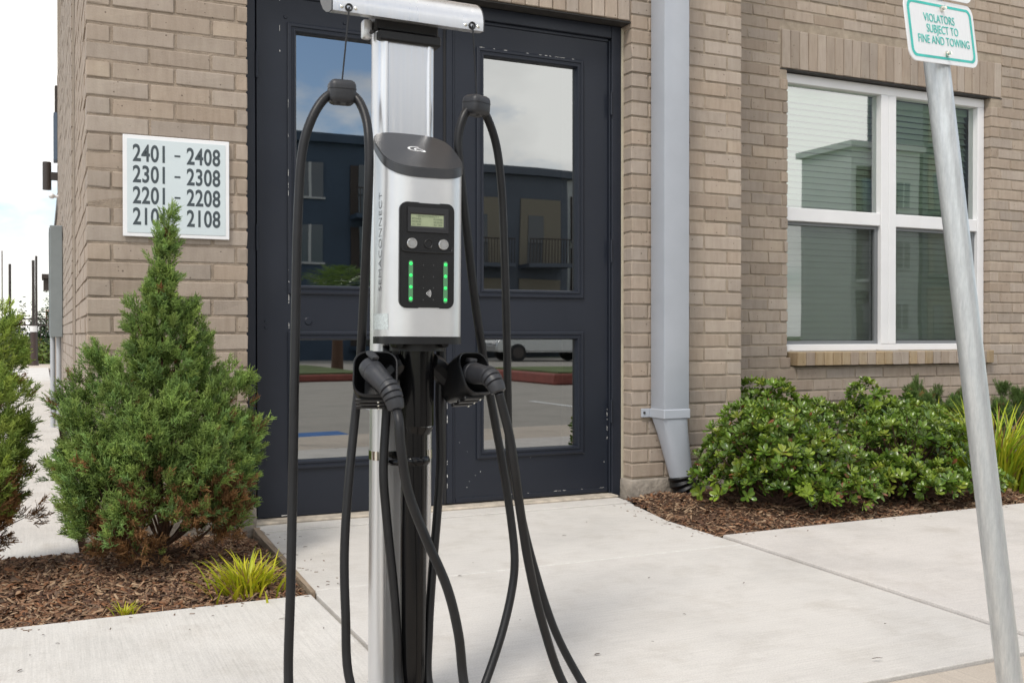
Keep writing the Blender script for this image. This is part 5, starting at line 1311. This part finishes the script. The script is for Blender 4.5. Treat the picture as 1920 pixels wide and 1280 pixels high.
# wall lamp (cylinder downlight)
y_ = 8.6; c = atY(88, 330, y_); wl_ = empty('wall_lamp', (XC, y_, c.z), 'dark bronze cylinder lamp on an arm on the side wall', 'lamp')
rw = (atY(97, 330, y_).x-atY(80, 330, y_).x)/2; hh_ = atY(88, 304, y_).z-c.z
bm = BM(); cyl(bm, (c.x-XC, 0, -hh_), (c.x-XC, 0, hh_), rw, n=20); fin('shade', bm, BRONZE, wl_)
bm = BM(); box(bm, c.x-XC+rw-.01, 0.0, -.04, .04, -.045, .045, .004); fin('arm', bm, BRONZE, wl_)
c = atY(97, 368, 8.2); sc_ = empty('security_camera', (XC, 8.2, c.z), 'small white security camera under the bronze wall lamp', 'camera')
bm = BM(); cyl(bm, (0, 0, 0), (c.x-XC+.03, 0, 0), .018, n=10); fin('arm', bm, WHITE, sc_)
bm = BM(); bmesh.ops.create_uvsphere(bm, u_segments=12, v_segments=8, radius=.035, matrix=Matrix.Translation((c.x-XC, -.02, 0)) @ Matrix.Diagonal((1, 1.5, .9, 1))); fin('housing', bm, WHITE, sc_)
# far annex of the building seen past the corner
an = empty('awning_window', (XC, 8.95, atY(103, 305, 8.9).z), 'narrow blue-grey shutter edge high on the side wall', 'shutter')
z0_, z1_ = atY(103, 308, 8.9).z, atY(103, 220, 8.9).z
bm = BM(); box(bm, -0.045, 0.0, -0.25, 0.0, 0, z1_-z0_, .004); fin('shutter_leaf', bm, mat('shutter_blue', (0.10, 0.14, 0.20), .5), an)
bm = BM(); box(bm, -0.03, 0.0, -0.22, -.02, z1_-z0_+.002, z1_-z0_+.33, .004); fin('upper_leaf', bm, BRONZE, an)
# light poles, bollard, fence, planting along the far drive
YB = 26.6
def pole(px0, px1, py0, py1, Y, label, name='light_pole', m=BRONZE, grp=None):
    a, b_ = atY(px0, py1, Y), atY(px1, py0, Y); w_ = (b_.x-a.x)/2; cx = (a.x+b_.x)/2
    o = empty(name, (cx, Y, 0.0), label, 'pole', grp); bm = BM(); cyl(bm, (0, 0, 0), (0, 0, b_.z), w_, w_*.85, 12); fin('shaft', bm, m, o)
    bm = BM(); cyl(bm, (0, 0, 0), (0, 0, .12), w_*1.6, w_*1.5, 12); fin('base', bm, m, o); return o, w_, b_.z
pole(66, 70.5, 480, 683, YB+.6, 'taller dark pole standing behind the white-banded post')
pole(59.5, 65.5, 488, 683, YB+1.2, 'shorter dark pole beside the white-banded post')
pole(16, 21.5, 495, 683, YB+1.0, 'lone slim dark pole rising over the far fence')
pole(3.2, 5.2, 470, 668, 75, 'distant thin utility pole beyond the fence', 'utility_pole', mat('old_wood', (0.16, 0.13, 0.11), .9))
o, w_, zt_ = pole(56.5, 69, 610, 687, YB, 'brown square-looking post with a white band at its head', 'bollard', mat('brown_post', (0.055, 0.035, 0.03), .6))
z0_, z1_ = atY(62, 622, YB).z, atY(62, 611, YB).z; bm = BM(); cyl(bm, (0, 0, z0_), (0, 0, z1_), w_*1.12, n=12); fin('white_band', bm, WHITE, o)
fe = empty('metal_fence', (-3.0, 29.0, 0), 'black metal picket fence beyond the far drive', 'fence')
zt_ = atY(40, 598, 29).z
for z in (0.15, zt_-.18, zt_):
    bm = BM(); box(bm, -3.5, 7, -.02, .02, z-.02, z+.02); fin('rail', bm, BRONZE, fe, None)
bm = BM(); box(bm, -.009, .009, -.009, .009, 0, zt_-.02); pk = bpy.data.meshes.new('picket'); bm.to_mesh(pk); bm.free(); pk.materials.append(BRONZE)
for i in range(75):
    s = bpy.data.objects.new('picket', pk); COL.objects.link(s); s.parent = fe; s.location = (-3.5+.14*i, -0.001, 0)
# planting strip
GP = [(.10, .15, .03), (.16, .20, .035), (.07, .12, .03), (.22, .25, .05)]
sheet_ = tag(sheet('lawn', -9, 9.5, 28.0, 60, -0.03, GRASSG), kind='structure')
def farbush(x, y, rx, h, label, seed, pal, n=900, group='plants along the far fence', lw=.05):
    g = np.random.default_rng(seed); root = empty('far_shrub', (x, y, 0), label, 'shrub', group)
    d = g.normal(size=(n, 3)); d /= np.linalg.norm(d, axis=1, keepdims=True); d[:, 2] = np.abs(d[:, 2])
    P = d*np.array([rx, rx, h])*(0.5+.55*g.random((n, 1)))*(1+.2*np.sin(7*d[:, :1]+seed))
    T = LT*np.array([1, 1, 1]); V = scatter(T, P, d+np.array([0, 0, .5])+g.normal(0, .4, (n, 3)), g.random(n)*6.28, lw*g.uniform(.7, 1.3, n))
    F = (LF[None]+np.arange(n)[:, None, None]*len(T)).reshape(-1, 4)
    C = np.repeat(np.array(pal)[g.integers(0, len(pal), n)]*g.uniform(.7, 1.2, (n, 1)), len(T), 0)
    o = np_mesh('foliage', V, F, LEAF, root, C); o['kind'] = 'stuff'
    bm = BM()
    for i in range(6): tube(bm, [(0, 0, 0), tuple(P[i]*.5), tuple(P[i]*.9)], [.03, .02, .01], 6)
    fin('stems', bm, BARK, root)
for i, (px, w_, h, pal, lb) in enumerate(((35, .55, .95, GP, 'yellow-green bush before the picket fence, left of the banded post'), (52, .5, .8, [(.2, .22, .05), (.3, .22, .05)], 'ochre-tinged bush beside the banded post'), (84, .75, .75, [(.2, .28, .04), (.16, .24, .04)], 'bright low grass mound right of the banded post'), (20, .8, 1.0, GP, 'leafy bush at the foot of the lone slim pole'))):
    p = atY(px, 660, 28.5); farbush(p.x, 28.4+.1*i, w_, h, lb, 40+i, pal, 700, lw=.11)
p = atY(80, 640, 29.8); farbush(p.x, 29.9, .45, 1.9, 'dark columnar evergreen behind the picket fence', 50, [(.035, .075, .03), (.05, .09, .03)], 1600, lw=.12)
p = atY(38, 640, 31); farbush(p.x, 31, .35, 1.7, 'dark narrow evergreen left of the banded post, behind the fence', 51, [(.03, .05, .03), (.04, .06, .03)], 900, lw=.12)
rp0, rp1 = atY(85, 580, 32), atY(97, 660, 32)
oc = empty('rust_panel', ((rp0.x+rp1.x)/2, 32, 0), 'rust orange privacy screen behind the far fence', 'screen')
for k in range(3):
    w3 = (rp1.x-rp0.x)/3; bm = BM(); box(bm, -1.5*w3+w3*k+.01, -1.5*w3+w3*(k+1)-.01, -.03, .03, -.02, rp0.z, .01); fin('panel', bm, mat('rust', (0.30, 0.10, 0.03), .8, var=.3), oc)
cz = atY(86, 522, 14.0)
cn_ = empty('canopy_light', (XC, 14.0, cz.z), 'small dark wedge-shaped canopy jutting past the grey cabinet', 'canopy')
bm = BM(); box(bm, atY(78, 522, 14).x-XC, 0.05, -.3, .3, -.02, .06, .006); box(bm, atY(81, 522, 14).x-XC, 0.05, -.25, .25, -.2, -.021, .006); fin('hood', bm, BRONZE, cn_)
bw = empty('garage_block', (0, 0, 0), 'low tan building wing continuing beyond the side wall', 'building')
bm = BM(); box(bm, XC+.02, 4.0, 9.3, 16, -.1, 2.5); fin('wall', bm, UP, bw, None)
bm = BM(); box(bm, XC-.0, 4.1, 9.25, 16.1, 2.502, 2.62); fin('roof', bm, BRONZE, bw, None)

# ================================================================== ACROSS THE LOT (seen mirrored in the glass)
BLUEW = mat('slate_blue_render', (0.085, 0.10, 0.125), .8, var=.1, vscale=1)
NAVY = mat('navy_siding', (0.04, 0.065, 0.10), .8, var=.15, vscale=1)
GREYW = mat('pale_grey_render', (0.42, 0.44, 0.44), .8, var=.06, vscale=1)
BROWN = mat('brown_balcony', (0.045, 0.035, 0.03), .8)
TANP = mat('tan_balcony_wall', (0.20, 0.18, 0.14), .85)
WINB = mat('far_window_glass', (0.03, 0.04, 0.05), .08, spec=.8)
def block(x0, x1, y0, y1, h, wallm, floors, bays, label, balc, par=None):
    b = empty('apartment_block', ((x0+x1)/2, y1, -0.13), label, 'building', 'apartment blocks across the parking lot'); hw = (x1-x0)/2; D_ = y1-y0
    bm = BM(); box(bm, -hw, hw, -D_, 0, 0, h); fin('wall', bm, wallm, b, None)
    bm = BM(); box(bm, -hw-.25, hw+.25, -D_-.25, .25, h+.003, h+.35); fin('parapet', bm, wallm, b, None)
    bw_ = 2*hw/bays; fh = (h-1.0)/floors
    for f in range(floors):
        for k in range(bays):
            xc = -hw+bw_*(k+.5); z = .6+fh*f
            if balc == 2 or k % 2 == balc:
                bm = BM(); box(bm, xc-bw_*.36, xc+bw_*.36, .01, .06, z, z+fh*.82); r_ = fin('balcony', bm, TANP if wallm is BLUEW else BROWN, b, None)
                bm = BM(); box(bm, xc-bw_*.38, xc+bw_*.38, .065, 1.2, z-.18, z-.02); fin('balcony_floor', bm, wallm, b, None)
                bm = BM()
                for q in range(15): box(bm, xc-bw_*.36+bw_*.72*q/14-.012, xc-bw_*.36+bw_*.72*q/14+.012, 1.13, 1.155, z-.015, z+1.0)
                box(bm, xc-bw_*.37, xc+bw_*.37, 1.12, 1.165, z+1.002, z+1.05); fin('railing', bm, BROWN, b, None)
                bm = BM(); box(bm, xc-bw_*.22, xc+bw_*.05, .062, .085, z, z+2.1); fin('window', bm, WINB, b, None)
            else:
                bm = BM(); box(bm, xc-bw_*.2, xc+bw_*.2, .01, .05, z+.7, z+2.1); w1 = fin('window', bm, WINB, b, None)
                bm = BM(); box(bm, xc-bw_*.23, xc+bw_*.23, .01, .09, z+.62, z+.698); box(bm, xc-bw_*.02, xc+bw_*.02, .051, .07, z+.7, z+2.1); fin('frame', bm, GREYW, w1, None)
    return b
block(3.0, 13.2, -46, -34.0, 8.5, NAVY, 3, 4, 'navy blue apartment block with dark brown balconies across the lot', 1)
block(15.8, 21.2, -46, -35.0, 7.9, BLUEW, 2, 2, 'slate blue block with tan recessed balconies across the lot', 2)
block(22.0, 31.0, -52, -41.0, 8.9, GREYW, 3, 4, 'pale grey block beyond the slate blue one across the lot', 1)
block(40.0, 45.0, -40, -36.0, 11.2, GREYW, 3, 2, 'narrow white-grey block at the far end of the lot', 0)
block(45.5, 62.0, -40.5, -36.2, 16.0, BLUEW, 4, 6, 'tall slate block at the very end of the lot', 0)
# kerbed islands
RED = mat('red_kerb_paint', (0.22, 0.06, 0.045), .7, var=.2, vscale=3)
def island(x0, x1, y0, y1, hgt=0.15):
    p = empty('planted_island', kind='structure')
    bm = BM(); box(bm, x0, x1, y0, y1, -0.128, -0.13+hgt, .03); fin('kerb', bm, RED, p)
    bm = BM(); box(bm, x0+.18, x1-.18, y0+.18, y1-.18, -0.13+hgt+.001, -0.13+hgt+.03); fin('turf', bm, GRASSG, p)
island(2.2, 6.6, -22.5, -16.2); island(9.0, 24.0, -16.2, -12.6, .22)
tag(sheet('painted_bay', 1.95, 2.75, -5.35, -4.85, -0.126, mat('blue_paint', (0.03, 0.13, 0.36), .7, var=.2)), kind='structure')
for i in range(7):
    tag(sheet('bay_line', 3.9+2.6*i, 4.0+2.6*i, -8.6, -3.85, -0.126, mat('line_paint', (0.7, 0.7, 0.68), .8, var=.1)), kind='structure')
# palm on the island
pm = empty('palm', (6.9, -20.8, -0.1), 'small bushy fan palm on the far lawn, mirrored in the door glass', 'palm')
bm = BM(); tube(bm, [(0, 0, 0), (0.03, 0, .9), (0, .02, 1.9)], [.16, .13, .12], 10); fin('trunk', bm, BARK, pm)
g = random.Random(5); V, F, C = [], [], []
for i in range(80):
    a = g.uniform(0, 6.28); el_ = g.uniform(-.2, 1.3); d = Vector((math.cos(a)*math.cos(el_), math.sin(a)*math.cos(el_), math.sin(el_))); s = d.cross(Vector((0, 0, 1))).normalized(); P_ = Vector((0, 0, 1.9)); c0 = g.uniform(.7, 1.3)
    for k in range(8):
        q = P_+d*(.25+.17*k)+Vector((0, 0, -.012*k*k))
        for sd_ in (-1, 1):
            b0 = len(V); e = q+s*sd_*.28*math.sin(.4+k*.33)+d*.18+Vector((0, 0, -.08)); V += [tuple(q), tuple(q+d*.035), tuple(e)]; F.append((b0, b0+1, b0+2)); C += [(.12*c0, .19*c0, .05*c0)]*3
o = np_mesh('fronds', V, F, LEAF, pm, np.array(C)); o['kind'] = 'stuff'
# parked car
def car(x, y, rz, paint, label):
    c = empty('parked_car', (x, y, -0.13), label, 'car', 'cars parked across the lot'); c.rotation_euler = (0, 0, rz)
    low = [(-2.2, .35), (-2.25, .62), (-2.1, .82), (-1.2, .92), (1.3, .95), (2.05, .85), (2.2, .6), (2.15, .35)]
    bm = BM(); prism(bm, low, lambda a, z: (a, -.86, z), lambda a, z: (a, .86, z)); bmesh.ops.bevel(bm, geom=bm.edges[:], offset=.06, segments=3, affect='EDGES'); fin('body', bm, paint, c, 40)
    top = [(-1.45, .9), (-.75, 1.38), (.2, 1.46), (.95, 1.38), (1.75, .92)]
    bm = BM(); prism(bm, top, lambda a, z: (a, -.74+.18*(z-.9), z), lambda a, z: (a, .74-.18*(z-.9), z)); bmesh.ops.bevel(bm, geom=bm.edges[:], offset=.04, segments=2, affect='EDGES'); fin('cabin', bm, paint, c, 40)
    for s in (-1, 1):
        for P_ in ([(-1.2, .96), (-.68, 1.31), (.05, 1.38), (.05, .97)], [(.12, .97), (.12, 1.38), (.85, 1.31), (1.4, .97)]):
            bm = BM(); fs = bm.faces.new([bm.verts.new((a, s*(.745-.18*(z-.9)), z)) for a, z in P_]); fin('side_window', bm, WINB, c, None)
        for a in (-1.35, 1.35):
            bm = BM(); cyl(bm, (a, s*.70, .33), (a, s*.885, .33), .33, n=24); wh = fin('wheel', bm, mat('tyre', (.02, .02, .02), .9), c, 40)
            bm = BM(); cyl(bm, (a, s*.886, .33), (a, s*.90, .33), .21, n=20); fin('rim', bm, BRONZE, wh, 40)
        bm = BM(); box(bm, -2.262, -2.2, s*.62-.16, s*.62+.16, .62, .74, .02); fin('headlight', bm, WHITE, c)
car(17.0, -29.0, R_(4), mat('silver_paint', (.55, .56, .57), .25, metal=.6, coat=.5), 'silver saloon car parked across the lot, mirrored in the door glass')
car(23.5, -29.5, R_(-6), mat('dark_car_paint', (.03, .032, .036), .25, metal=.4, coat=.5), 'dark saloon car parked beyond the silver one')
